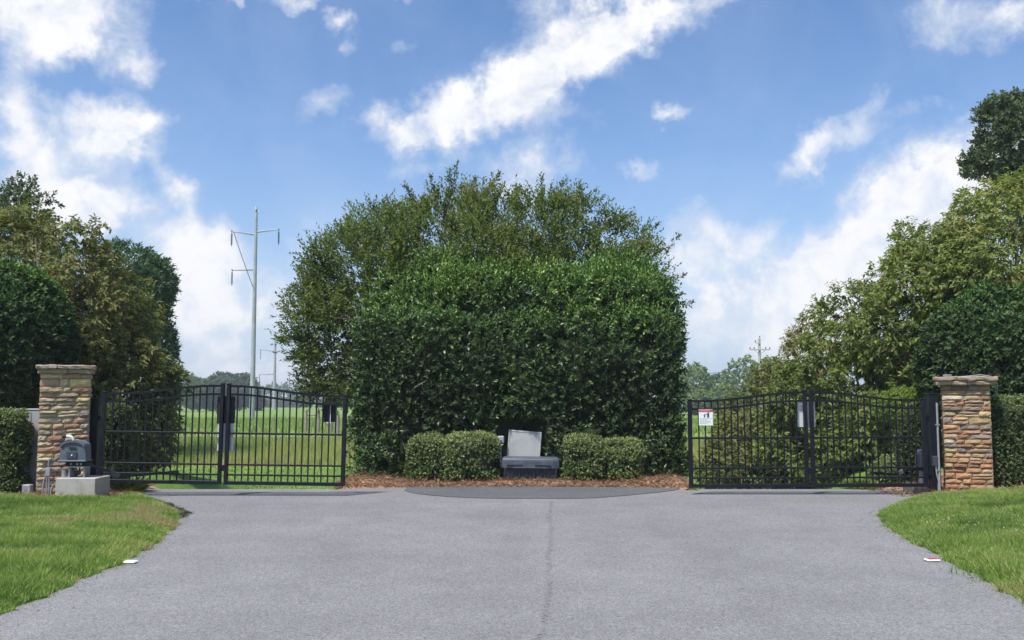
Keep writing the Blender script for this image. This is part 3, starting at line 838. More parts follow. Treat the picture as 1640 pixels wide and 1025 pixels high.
# ------------------------------------------------------------------ dogwoods and other trees, left side
lg = 'dogwoods along the drive'
def dog(label, base, ells, n, mat='dogwood', **kw):
    kw.setdefault('tint0', .52); kw.setdefault('tvar', .4)
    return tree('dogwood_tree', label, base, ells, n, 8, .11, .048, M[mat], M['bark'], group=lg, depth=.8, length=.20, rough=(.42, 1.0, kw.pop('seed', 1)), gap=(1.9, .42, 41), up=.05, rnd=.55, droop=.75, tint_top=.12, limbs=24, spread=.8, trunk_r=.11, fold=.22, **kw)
b = at(60, 640, 19.5)
dog('large bronze green dogwood rising behind the round holly and left stone pillar', (b.x, 19.5, gz(b.x, 19.5)),
    [E(55, 435, 19.5, 1.5, 1.5, 1.2), E(-60, 450, 19.5, 1.7, 1.6, 1.6), E(115, 470, 19.3, 1.1, 1.2, 1.25), E(60, 560, 19.3, 1.7, 1.4, 1.6), E(120, 380, 19.3, .55, .6, .42), E(150, 362, 19.3, .22, .3, .25), E(150, 395, 19.4, .2, .3, .18)], 6200)
b = at(185, 640, 20.5)
dog('bronze dogwood behind the hinged half of the left gate', (b.x, 20.5, gz(b.x, 20.5)),
    [E(150, 540, 20.5, 1.1, 1.2, 1.35), E(200, 600, 20.3, .85, 1.0, .8), E(205, 520, 20.5, .45, .6, .45), E(250, 608, 20.2, .48, .6, .3), E(195, 670, 20.0, 1.0, .95, 1.2), E(225, 665, 20.0, .55, .7, .8), E(170, 470, 20.6, .6, .7, .4), E(165, 620, 19.6, 1.2, .9, 1.3)], 5200, seed=5)
b = at(215, 640, 36)
tree('tall_evergreen_tree', 'tall dark blue green evergreen rising behind the bronze dogwoods', (b.x, 36, gz(b.x, 36)),
     [E(205, 440, 36, 1.0, 1.1, 1.1), E(230, 470, 36, 1.0, 1.1, 1.3), E(215, 540, 36, 1.25, 1.2, 2.0), E(240, 560, 36, .95, 1, 1.6), E(190, 420, 36, .6, .7, .6), E(258, 610, 36, .5, .6, 1.0), E(245, 510, 36, .6, .7, .9)],
     3000, 8, .20, .075, M['pine'], M['bark'], depth=.9, length=.22, rough=(.3, .9, 6), gap=(1.0, .40, 7), up=.4, limbs=10, trunk_r=.2)
b = at(30, 640, 27)
tree('dark_oak_tree', 'dark grey green oak crown showing over the left dogwood', (b.x, 27, gz(b.x, 27)),
     [E(42, 342, 27, .72, .8, .9), E(12, 345, 27, .9, .8, .9), E(-30, 330, 27, 1.1, 1.1, 1.0), E(55, 330, 27, .35, .5, .5), E(20, 440, 27, 1.4, 1.2, 1.6)],
     1700, 8, .13, .07, M['oak'], M['bark'], depth=.7, length=.18, rough=(.2, 1.2, 8), gap=(1.5, .42, 9), limbs=10, trunk_r=.16, tint0=.4)

# right side
def dogr(label, px_, D, ells, n, seed, mat='dogwood_green', **kw):
    b = at(px_, 640, D)
    return dog(label, (b.x, D, gz(b.x, D)), ells, n, mat, seed=seed, **kw)
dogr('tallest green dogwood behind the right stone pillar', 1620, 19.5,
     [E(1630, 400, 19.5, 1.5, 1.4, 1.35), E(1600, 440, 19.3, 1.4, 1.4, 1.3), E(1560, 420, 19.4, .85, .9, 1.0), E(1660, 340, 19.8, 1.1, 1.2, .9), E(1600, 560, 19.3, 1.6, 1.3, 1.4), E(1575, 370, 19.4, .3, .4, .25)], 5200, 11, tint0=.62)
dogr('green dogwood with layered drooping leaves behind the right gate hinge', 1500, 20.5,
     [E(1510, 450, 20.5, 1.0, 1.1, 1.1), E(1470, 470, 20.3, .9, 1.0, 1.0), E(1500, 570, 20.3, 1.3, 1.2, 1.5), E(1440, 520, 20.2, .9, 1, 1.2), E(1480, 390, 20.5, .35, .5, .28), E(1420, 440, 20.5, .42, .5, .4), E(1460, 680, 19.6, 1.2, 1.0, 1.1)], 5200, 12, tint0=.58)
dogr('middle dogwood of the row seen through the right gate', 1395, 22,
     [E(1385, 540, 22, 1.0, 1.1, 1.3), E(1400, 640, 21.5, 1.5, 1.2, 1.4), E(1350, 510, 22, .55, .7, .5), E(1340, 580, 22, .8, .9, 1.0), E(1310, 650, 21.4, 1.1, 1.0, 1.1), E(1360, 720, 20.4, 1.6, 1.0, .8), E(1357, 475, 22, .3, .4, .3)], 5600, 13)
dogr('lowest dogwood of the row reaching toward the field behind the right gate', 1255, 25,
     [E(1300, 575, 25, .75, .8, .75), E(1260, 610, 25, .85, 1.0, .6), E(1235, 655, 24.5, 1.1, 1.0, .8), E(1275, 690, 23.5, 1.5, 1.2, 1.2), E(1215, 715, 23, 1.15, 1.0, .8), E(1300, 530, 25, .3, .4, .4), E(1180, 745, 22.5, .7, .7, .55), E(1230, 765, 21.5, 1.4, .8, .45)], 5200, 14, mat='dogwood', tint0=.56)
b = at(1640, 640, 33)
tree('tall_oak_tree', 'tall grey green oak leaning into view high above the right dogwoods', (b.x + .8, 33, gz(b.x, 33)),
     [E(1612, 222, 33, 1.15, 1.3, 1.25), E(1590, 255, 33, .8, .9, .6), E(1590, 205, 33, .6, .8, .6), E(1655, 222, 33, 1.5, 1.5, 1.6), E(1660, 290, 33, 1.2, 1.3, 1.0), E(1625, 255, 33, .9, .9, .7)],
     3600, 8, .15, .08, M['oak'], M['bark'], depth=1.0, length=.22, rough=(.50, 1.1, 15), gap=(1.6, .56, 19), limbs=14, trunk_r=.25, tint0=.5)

# ------------------------------------------------------------------ hollies, clipped hedges and boxwoods
def ellshrub(name, label, cat, cx, cy, D, rx, ry, rz, n, k, L, W, mat, **kw):
    c = at(cx, cy, D)
    kw.setdefault('depth', .3)
    rn = kw.pop('rn', (.10, 1.6, 1)); lowbox = kw.pop('lowbox', None)
    fs = [ell_sdf(tuple(c), (rx, ry, rz))]
    if lowbox: fs.append(lowbox)
    f = rough_sdf(union(fs), rn[0], rn[1], rn[2], rn[0] * .4, rn[1] * 3)
    lo = np.array(c) - np.array((rx, ry, rz)) * 1.15 - .1; hi = np.array(c) + np.array((rx, ry, rz)) * 1.15 + .1
    if lowbox: lo[2] = 0
    return shrub(name, label, cat, f, (lo, hi), tuple(c), n, k, L, W, kw.pop('depth'), mat, **kw)
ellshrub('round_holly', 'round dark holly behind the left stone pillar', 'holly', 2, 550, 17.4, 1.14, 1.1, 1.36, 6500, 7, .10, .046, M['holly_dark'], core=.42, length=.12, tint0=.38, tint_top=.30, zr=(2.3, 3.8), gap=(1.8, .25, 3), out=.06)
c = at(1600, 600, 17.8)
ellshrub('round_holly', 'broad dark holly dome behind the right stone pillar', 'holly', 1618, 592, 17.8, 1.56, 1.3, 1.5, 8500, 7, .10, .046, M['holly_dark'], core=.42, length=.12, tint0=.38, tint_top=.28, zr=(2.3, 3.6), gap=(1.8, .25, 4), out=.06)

def boxshrub(name, label, cat, x0, x1, y0, y1, D, dep, rnd_, n, k, L, W, mat, **kw):
    a = at(x0, y1, D); b = at(x1, y0, D); zb = gz((a.x + b.x) / 2, D + dep / 2)
    c = ((a.x + b.x) / 2, D + dep / 2, (zb + b.z) / 2); h = ((b.x - a.x) / 2, dep / 2, (b.z - zb) / 2 + .04)
    rn = kw.pop('rn', (.035, 3.2, 1))
    f = rough_sdf(box_sdf((c[0], c[1], c[2] - .04), h, rnd_), rn[0], rn[1], rn[2], rn[0] * .5, rn[1] * 3)
    lo = np.array(c) - np.array(h) - .1; hi = np.array(c) + np.array(h) + .1
    return shrub(name, label, cat, f, (lo, hi), c, n, k, L, W, kw.pop('depth', .12), mat, **kw)
bw = 'clipped boxwoods in front of the central hedge'
BW = [(650, 716, 698, 766, 16.22, .75, 'boxwood at the left end of the island front, beside the dark hedge corner'),
      (706, 799, 697, 767, 16.17, .8, 'wide clipped boxwood just left of the black ribbed vault'),
      (894, 974, 700, 765, 16.22, .8, 'clipped boxwood just right of the black ribbed vault'),
      (966, 1037, 706, 765, 16.25, .75, 'smallest clipped boxwood, outermost on the right of the island')]
for i, (x0_, x1_, y0_, y1_, D, dep, lab) in enumerate(BW):
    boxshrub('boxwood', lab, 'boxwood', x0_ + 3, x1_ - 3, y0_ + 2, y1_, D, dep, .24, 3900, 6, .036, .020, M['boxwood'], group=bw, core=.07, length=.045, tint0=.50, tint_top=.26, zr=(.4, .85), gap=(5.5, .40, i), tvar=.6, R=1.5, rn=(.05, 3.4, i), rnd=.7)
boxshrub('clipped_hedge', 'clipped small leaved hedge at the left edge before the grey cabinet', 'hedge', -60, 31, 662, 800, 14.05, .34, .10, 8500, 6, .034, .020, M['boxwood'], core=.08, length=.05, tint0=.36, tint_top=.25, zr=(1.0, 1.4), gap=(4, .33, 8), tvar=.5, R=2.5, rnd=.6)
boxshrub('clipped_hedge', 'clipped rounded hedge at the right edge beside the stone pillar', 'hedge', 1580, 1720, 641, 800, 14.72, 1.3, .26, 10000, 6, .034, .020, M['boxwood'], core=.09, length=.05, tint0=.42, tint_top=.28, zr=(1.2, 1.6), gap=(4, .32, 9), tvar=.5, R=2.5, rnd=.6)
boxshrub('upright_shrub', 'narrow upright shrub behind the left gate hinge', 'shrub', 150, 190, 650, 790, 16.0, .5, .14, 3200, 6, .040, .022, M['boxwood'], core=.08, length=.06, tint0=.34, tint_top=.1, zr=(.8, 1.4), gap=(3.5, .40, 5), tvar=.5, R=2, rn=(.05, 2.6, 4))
boxshrub('upright_shrub', 'narrow upright shrub behind the right gate hinge', 'shrub', 1452, 1492, 660, 786, 16.4, .5, .14, 3000, 6, .040, .022, M['boxwood'], core=.08, length=.06, tint0=.28, tint_top=.1, zr=(.8, 1.4), gap=(3.5, .38, 6), tvar=.4, R=2, rn=(.05, 2.6, 5))
ellshrub('round_boxwood', 'low rounded lime topped shrub seen through the right gate bars', 'shrub', 1432, 766, 17.0, .40, .4, .36, 1900, 6, .034, .020, M['boxwood'], core=.08, length=.05, tint0=.55, tint_top=.35, zr=(0, .5), depth=.12, R=1.5, rn=(.03, 3, 2))
ellshrub('round_boxwood', 'small lime tuft shrub between the right gate and the round holly', 'shrub', 1448, 650, 18.6, .52, .4, .28, 1300, 6, .05, .028, M['lime_leaf'], core=0, length=.08, tint0=.4, depth=.2, rn=(.06, 2.5, 2))

def fern(label, px_, py_, D, n, L, seed):
    q = at(px_, py_, D); z = gz(q.x, D)
    rg = np.random.default_rng(seed)
    a = rg.uniform(0, 2 * PI, n); e = rg.uniform(.3, 1.2, n)
    P = np.stack([q.x + rg.normal(0, .07, n), D + rg.normal(0, .05, n), np.full(n, z)], 1)
    A = np.stack([np.cos(a) * np.cos(e), np.sin(a) * np.cos(e), np.sin(e)], 1)
    me = leaves_mesh('fronds', P - np.array((q.x, D, z)), A, np.tile([0, 0, 1.0], (n, 1)) + rg.normal(0, .3, (n, 3)), L * rg.uniform(.6, 1.2, n), np.full(n, .018), rg.random(n), .1, .25)
    root = empty('arching_plant', (q.x, D, z), 0, label, 'plant')
    link('fronds', me, M['lime_leaf'], root)
fern('yellow green arching plant at the foot of the left gate shrub', 200, 790, 15.4, 260, .36, 1)
fern('yellow green arching plant behind the right gate near the pillar', 1383, 790, 16.2, 220, .3, 2)

# ------------------------------------------------------------------ distant trees, each a thing
ft = 'distant trees along the field edge'
def far_tree(px_, py_top, w_px, D, mat, label, n=420, seed=0, shape=1.0):
    gzv_ = float(prof(D)); top = at(px_, py_top, D).z; H = top - gzv_; R_ = w_px / F * D / 2
    X = at(px_, 640, D).x; rg = random.Random(seed)
    els = [((X, D, gzv_ + H * .55), (R_ * .9, R_ * .9, H * .45 * shape))]
    for q in range(5):
        a = rg.uniform(0, 2 * PI)
        els.append(((X + math.cos(a) * R_ * .5, D + math.sin(a) * R_ * .5, gzv_ + H * rg.uniform(.35, .75)), (R_ * rg.uniform(.4, .6), R_ * .5, H * rg.uniform(.18, .26))))
    s = D / 250
    return tree('distant_tree', label, (X, D, gzv_), els, int(n * 1.7), 8, .62 * s, .42 * s, M[mat], M['bark'], group=ft, depth=R_ * .5, length=.5 * s, rough=(R_ * .16, 1.6 / R_, seed), gap=(2.4 / R_, .36, seed), limbs=5, trunk_r=.02 * H, tint0=.5, tint_top=.25, limb_r=.05)
far_tree(318, 606, 60, 240, 'far_dark', 'dark rounded distant tree left of the field pines', 500, 1)
far_tree(290, 596, 50, 225, 'far_tree', 'paler distant tree next to the left dogwoods', 420, 2)
far_tree(355, 600, 52, 250, 'far_dark', 'first tall distant pine left of the big steel pole', 520, 3, 1.1)
far_tree(384, 601, 56, 252, 'far_dark', 'second tall distant pine touching the big steel pole', 520, 4, 1.1)
far_tree(336, 612, 36, 248, 'far_dark', 'slim distant tree between the dark rounded tree and the pines', 300, 5, 1.1)
far_tree(412, 636, 22, 260, 'far_dark', 'small dark conifer right of the big steel pole base', 160, 6, 1.2)
far_tree(255, 600, 50, 230, 'far_dark', 'distant dark tree half hidden by the bronze dogwood', 300, 7)
for i, (x, y, w, lab) in enumerate([(478, 640, 46, 'low hazy distant tree right of the second steel pole'), (528, 641, 44, 'low hazy distant tree behind the black gate plate'), (440, 644, 34, 'lowest hazy distant tree between the two steel poles'), (556, 634, 40, 'distant tree just left of the central hedge')]):
    far_tree(x, y, w, 420, 'far_dark', lab, 220, 20 + i)
for i, (x, y, w, D, mt, lab) in enumerate([
        (1112, 584, 60, 150, 'far_tree', 'rounded pale green distant tree just right of the central hedge'),
        (1150, 600, 48, 165, 'far_dark', 'darker small distant tree between two pale ones'),
        (1190, 571, 70, 160, 'far_tree', 'tallest pale distant tree behind the wooden utility pole'),
        (1236, 572, 60, 165, 'far_tree', 'distant tree right of the wooden utility pole'),
        (1160, 618, 60, 140, 'far_tree', 'low distant tree above the small warning sign'),
        (1120, 628, 44, 135, 'far_tree', 'low bushy distant tree above the free end of the right gate'),
        (1205, 622, 52, 138, 'far_tree', 'low distant tree above the arch of the right gate'),
        (1085, 610, 50, 155, 'far_tree', 'distant tree half hidden by the central hedge'),
        (1280, 600, 60, 150, 'far_tree', 'distant tree behind the lowest dogwood')]):
    far_tree(x, y, w, D, mt, lab, 480, 40 + i)
# the far wood that closes the view
n = 6500
X = RNG.uniform(-700, 700, n); Dd = 520 + RNG.uniform(-25, 25, n) + 12 * np.sin(X * .02)
hh = 7 + 6 * fbm(np.stack([X * .03, Dd * 0, Dd * 0], 1), 1, 3, 3)
zz = prof(Dd) + hh * RNG.random(n) ** .7
P = np.stack([X, Dd, zz], 1)
arr = sprigs(P, np.tile([0, -.6, .5], (n, 1)), 4, 1.6, 2.6, 1.8, .3, .6, tint=.45 + (fbm(P, .06, 2, 1) - .5), tvar=.3)
tag(link('far_wood', leaves_mesh('far_wood', *arr), M['far_dark']), 'low hazy line of far woodland closing the field', 'woodland', kind='stuff')

# ------------------------------------------------------------------ grass and ground cover
def blades(name, P, H, W, tint, mat, lean=.35, label=None, cat=None):
    n = len(P)
    a = RNG.uniform(0, 2 * PI, n); s = np.stack([np.cos(a), np.sin(a), np.zeros(n)], 1)
    l = RNG.normal(0, lean, (n, 2)); tip = P + np.stack([l[:, 0] * H, l[:, 1] * H, H], 1)
    co = np.stack([P - s * W[:, None] * .5, P + s * W[:, None] * .5, tip], 1).reshape(-1, 3)
    fa = (np.arange(n) * 3)[:, None] + np.array([0, 1, 2])
    o = link(name, mesh_np(name, co, fa, np.repeat(np.clip(tint, 0, 1), 3)), mat); tag(o, label, cat, kind='stuff')
    return o
def lawn(side, n, seed):
    y = RNG.uniform(4.6, 15.6, n * 3)
    if side < 0:
        e = xl(y); x = e - RNG.random(n * 3) * (np.clip(y * .56 + .6, 0, 9.5) + e).clip(.3, 9) + .05
    else:
        e = xr(y); x = e + RNG.random(n * 3) * (np.clip(y * .56 + .6, 0, 9.5) - e).clip(.3, 9) - .05
    # even density
    wdt = (y * .56 + .6 - np.abs(e)).clip(.3, 9); keep = RNG.random(n * 3) < wdt / wdt.max()
    ok = keep
    if side < 0:
        ok &= ~((x < -6.0) & (y > 13.9 - .0 * x)) | (RNG.random(n * 3) < .0)
        bare = (y > 13.55) & (x < -5.75)
        ok &= ~bare
    else:
        ok &= ~((y > 14.25) & (x > 6.5)) & ~((y > 14.45) & (x > 6.0))
    x, y = x[ok][:n], y[ok][:n]
    P = np.stack([x, y, ground_z(x, y) - .004], 1)
    Q = P * np.array([1, 1, 0])
    n1 = fbm(Q, .9, 3, seed); n2 = fbm(Q, 3.5, 2, seed + 3)
    ed = (np.abs(x) - np.abs(np.where(side < 0, xl(y), xr(y))))
    t = .42 + (n1 - .5) * .7 + (n2 - .5) * .8 + RNG.normal(0, .25, len(x))
    brown = sst(.56, .70, fbm(Q, 1.4, 3, seed + 8)) * sst(2.2, .6, ed) * (1.0 if side < 0 else .5)
    t = t + brown * .65 * (RNG.random(len(x)) < .7)
    H = .042 + .045 * n1 + .045 * sst(.5, .75, n2) * sst(.3, 1.2, ed) + RNG.random(len(x)) * .03
    H *= .55 + .45 * sst(0, .35, ed)
    blades('lawn_grass', P, H, RNG.uniform(.007, .013, len(x)), t, M['grass'], .55)
    return ed
lawn(-1, 175000, 3)
lawn(1, 175000, 60)
# taller tussocks in the right lawn and at the foot of the left block
def tussock(label, px_, py_, n, h):
    g = g0(px_, py_); x = g[0] + RNG.normal(0, .13, n); y = g[1] + RNG.normal(0, .16, n)
    P = np.stack([x, y, ground_z(x, y)], 1)
    blades('tussock', P, h * RNG.uniform(.5, 1.1, n), RNG.uniform(.009, .016, n), RNG.uniform(.15, .5, n), M['grass'], .6, label, 'grass')
tussock('coarse dark grass tussock in the right lawn near the road edge', 1590, 925, 160, .15)
tussock('coarse grass tussock higher in the right lawn', 1545, 862, 110, .12)
n = 650
x = RNG.uniform(4.6, 9.5, n); y = RNG.uniform(9.5, 14.2, n); k = x > xr(y) + .35
x, y = x[k], y[k]; P = np.stack([x, y, ground_z(x, y) + RNG.uniform(.06, .10, len(x))], 1)
kk = fbm(P * np.array([1, 1, 0]), .8, 2, 77) > .45; P = P[kk]
arr = sprigs(P, np.tile([0, 0, 1.0], (len(P), 1)), 5, .008, .013, .011, .3, .3, tint=np.full(len(P), .5))
tag(link('clover_flowers', leaves_mesh('clover_flowers', *arr), M['clover']), 'scattered pale clover flowers in the right lawn', 'flowers', kind='stuff')
# mown lawn beyond the gates, tall grass on the bank, rough field
def field(name, y0_, y1_, n, h, w, t0, tv, hv=.5, xa=-26, xb=30):
    y = y0_ + (y1_ - y0_) * RNG.random(n) ** 1.0; x = RNG.uniform(xa, xb, n)
    P = np.stack([x, y, ground_z(x, y) - .01], 1); Q = P * np.array([1, .5, 0])
    t = t0 + (fbm(Q, .5, 3, 5) - .5) * tv * 2 + RNG.normal(0, .12, n)
    blades(name, P, h * (1 - hv + 2 * hv * RNG.random(n)), np.full(n, w) * RNG.uniform(.6, 1.3, n), t, M['meadow'], .35)
field('mown_grass', 24, 34, 45000, .05, .03, .10, .25, xa=-14, xb=16)
field('tall_bank_grass', 33.8, 41.5, 60000, .38, .022, .66, .45, .6, -20, 24)
field('verge_grass', 41.5, 46, 20000, .18, .03, .45, .3, .5, -22, 26)
field('field_grass', 50, 105, 50000, .30, .07, .36, .30, .6, -48, 55)

# ------------------------------------------------------------------ pine straw beds
def bed(name, pts_f, label, n, zoff=.015):
    pass
rows = []
for y in np.concatenate([np.arange(15.66, 16.6, .06), np.arange(16.6, 24.0, .2)]):
    w = 2.92 + .06 * math.sin(y * 3) - .3 * max(0, (16.1 - y))
    rows.append((y, -w + .0, w + .12))
isl_bed = sheet('straw_bed', rows, M['straw_bed'], .03, 44, zfun=lambda x, y: gz(x, y)); tag(isl_bed, kind='structure')
for (xa, xb, ya, yb) in ((-10.5, -5.78, 13.62, 17.5), (6.15, 11, 14.42, 17.5)):
    rows = [(y, xa + (.1 * math.sin(y * 7) if xa > 0 else 0) + (.35 * (y - ya) * 0), xb - (.12 * math.sin(y * 5) if xa < 0 else 0)) for y in np.arange(ya, yb, .2)]
    tag(sheet('straw_bed', rows, M['straw_bed'], .018, 16, zfun=lambda x, y: gz(x, y)), kind='structure')
def needles(name, n, xa, xb, ya, yb, zo=.02, front=None):
    x = RNG.uniform(xa, xb, n); y = ya + (yb - ya) * RNG.random(n) ** 1.4
    if front: y += .22 * np.clip(1 - (x / 2.9) ** 2, 0, 1)
    z = ground_z(x, y); z = z + zo + RNG.random(n) * .022
    P = np.stack([x, y, z], 1)
    A = RNG.normal(0, 1, (n, 3)); A[:, 2] = RNG.normal(.05, .28, n)
    me = leaves_mesh(name, P, A, np.tile([0, 0, 1.0], (n, 1)) + RNG.normal(0, .4, (n, 3)), RNG.uniform(.06, .14, n), RNG.uniform(.004, .008, n), np.clip(.5 + RNG.normal(0, .25, n) + (fbm(P, 3, 2, 3) - .5) * .6, 0, 1), .05, .15)
    tag(link(name, me, M['straw']), kind='stuff')
needles('pine_straw', 30000, -2.95, 3.05, 15.72, 17.2, front=True)
needles('pine_straw', 6000, -9, -5.75, 13.55, 15.3)
needles('pine_straw', 6000, 5.9, 9.5, 14.4, 16.8)

# ------------------------------------------------------------------ stone pillars
def stone_variants():
    out = []
    for s in range(10):
        rg = random.Random(100 + s)
        nx_, nz_ = 4, 3
        v = []; f = []
        # front face grid bulging toward -Y, unit size
        for j in range(nz_ + 1):
            for i in range(nx_ + 1):
                x = i / nx_ - .5; z = j / nz_ - .5
                edge = max(abs(x), abs(z)) > .49
                y = -.5 + (.10 + rg.uniform(0, .07) if edge else rg.uniform(-.10, .05))
                if edge: x += rg.uniform(-.022, .022); z += rg.uniform(-.055, .055)
                else: x += rg.uniform(-.05, .05); z += rg.uniform(-.05, .05)
                v.append((x, y, z))
        bnd = [i for i in range(nx_ + 1)] + [nx_ + (nx_ + 1) * j for j in range(1, nz_ + 1)] + [nz_ * (nx_ + 1) + i for i in range(nx_ - 1, -1, -1)] + [(nx_ + 1) * j for j in range(nz_ - 1, 0, -1)]
        for j in range(nz_):
            for i in range(nx_):
                q = j * (nx_ + 1) + i; f.append((q, q + 1, q + nx_ + 2, q + nx_ + 1))
        b0 = len(v)
        for i in bnd: v.append((v[i][0], .5, v[i][2]))
        m_ = len(bnd)
        for k in range(m_): f.append((bnd[k], b0 + k, b0 + (k + 1) % m_, bnd[(k + 1) % m_]))
        me = bpy.data.meshes.new('stone'); me.from_pydata(v, [], f); me.update(); me.materials.append(M['stone'])
        me.shade_flat(); out.append(me)
    return out
STONES = stone_variants()
PAL_L = [(.48, .36, .21), (.47, .36, .23), (.58, .44, .24), (.42, .31, .21), (.52, .43, .31), (.46, .28, .16), (.52, .38, .25), (.30, .24, .21), (.54, .46, .32), (.40, .21, .13), (.58, .44, .18), (.50, .30, .20)]
PAL_R = [(.46, .27, .13), (.48, .33, .16), (.42, .20, .10), (.36, .24, .17), (.52, .37, .20), (.44, .28, .18), (.27, .20, .17), (.48, .40, .29), (.50, .28, .14), (.36, .18, .10)]
def pillar(name, label, cx, cy, rz, w, ztop, capw, pal, seed):
    rg = random.Random(seed)
    zb = gz(cx, cy) - .12
    root = empty(name, (cx, cy, zb), rz, label, 'pillar')
    H = ztop - .13 - zb
    hw_ = w / 2
    MB().box(-hw_ + .05, hw_ - .05, -hw_ + .05, hw_ - .05, 0, H).build('mortar_core', M['mortar'], root)
    z = 0.0
    def put(face, u0, u1, z0_, z1_, dp):
        o = bpy.data.objects.new('stone', rg.choice(STONES)); C.objects.link(o); o.parent = root
        g = .0045; L_ = (u1 - u0) - g; h_ = (z1_ - z0_) - g
        out_ = rg.uniform(-.012, .014)
        yy = -hw_ + dp / 2 - out_
        xx = (u0 + u1) / 2
        R_ = Matrix.Rotation(face * PI / 2, 3, 'Z'); p = R_ @ Vector((xx, yy, 0)); p.z = (z0_ + z1_) / 2
        o.location = p; o.rotation_euler = (rg.uniform(-.03, .03), rg.uniform(-.022, .022), face * PI / 2)
        flip = rg.choice((-1, 1))
        o.scale = (L_, dp, h_ * 1.0) if flip > 0 else (L_, dp, h_)
        c = rg.choice(pal); g_ = sum(c) / 3; c = tuple(a_ * .88 + g_ * .10 for a_ in c); k = rg.uniform(.68, 1.12); o.color = (c[0] * k, c[1] * k, c[2] * k, 1)
    while z < H - .02:
        h = min(rg.choice((.055, .065, .075, .08, .09, .10, .12)), H - z)
        if H - z - h < .035: h = H - z
        for face in range(4):
            # corner stones alternate between the faces
            u = -hw_ if (face % 2 == 0) else -hw_ + .105
            end = hw_ if (face % 2 == 0) else hw_ - .105
            coarse = face in (2,)
            while u < end - .01:
                L_ = rg.uniform(.11, .34) if not coarse else rg.uniform(.3, .45)
                if end - u - L_ < .07: L_ = end - u
                if L_ > .16 and h > .085 and rg.random() < .35 and not coarse:
                    f_ = rg.uniform(.42, .58); put(face, u, u + L_, z, z + h * f_, .11); put(face, u, u + L_, z + h * f_, z + h, .11)
                else: put(face, u, u + L_, z, z + h, .11)
                u += L_
        z += h
    # two courses of cap slabs
    for (ww, z0_, z1_) in ((capw * .94, H, H + .068), (capw, H + .07, H + .13)):
        hw2 = ww / 2
        for (a, b, c_, d_) in ((-hw2, .02 if ww < capw else -.12, -hw2, 0), (.025 if ww < capw else -.115, hw2, -hw2, 0), (-hw2, -.02, .005, hw2), (-.015, hw2, .005, hw2)):
            v = []; f = []
            n_ = 9; m_ = 4
            # ragged slab: a grid wrapped round, edges chipped
            mb = MB(); mb.box(a, b, c_, d_, z0_, z1_, .012)
            me = mb.mesh('cap_stone')
            import bmesh
            bm = bmesh.new(); bm.from_mesh(me)
            bmesh.ops.subdivide_edges(bm, edges=[e for e in bm.edges if e.calc_length() > .1], cuts=5, use_grid_fill=True)
            for vt in bm.verts:
                k = vt.co * 14 + Vector((seed, 0, z0_ * 50))
                nn = math.sin(k.x * 1.3 + k.z) * .5 + math.sin(k.x * 2.9 + k.y * 2.1 + 1) * .3 + rg.uniform(-.4, .4)
                vt.co.y += nn * .016; vt.co.z += nn * .009; vt.co.x += rg.uniform(-.004, .004)
            bm.to_mesh(me); bm.free(); me.shade_flat()
            o = link('cap_stone', me, M['stone'], root); cc = rg.choice([(.36, .28, .21), (.33, .25, .18), (.39, .32, .25)]); o.color = (*cc, 1)
    return root
PLX, PLY = at(106, 632, 14.62).x, 14.62
pillar('stone_pillar', 'tan and honey ledge stone pillar with thick cap beside the left gate', PLX, PLY, math.radians(23), .70, 2.0, .83, PAL_L, 5)
PRX, PRY = at(1545, 632, 14.95).x, 14.95
pillar('stone_pillar', 'redder brown ledge stone pillar with pale chipped cap beside the right gate', PRX, PRY, math.radians(-23), .68, 1.83, .90, PAL_R, 9)

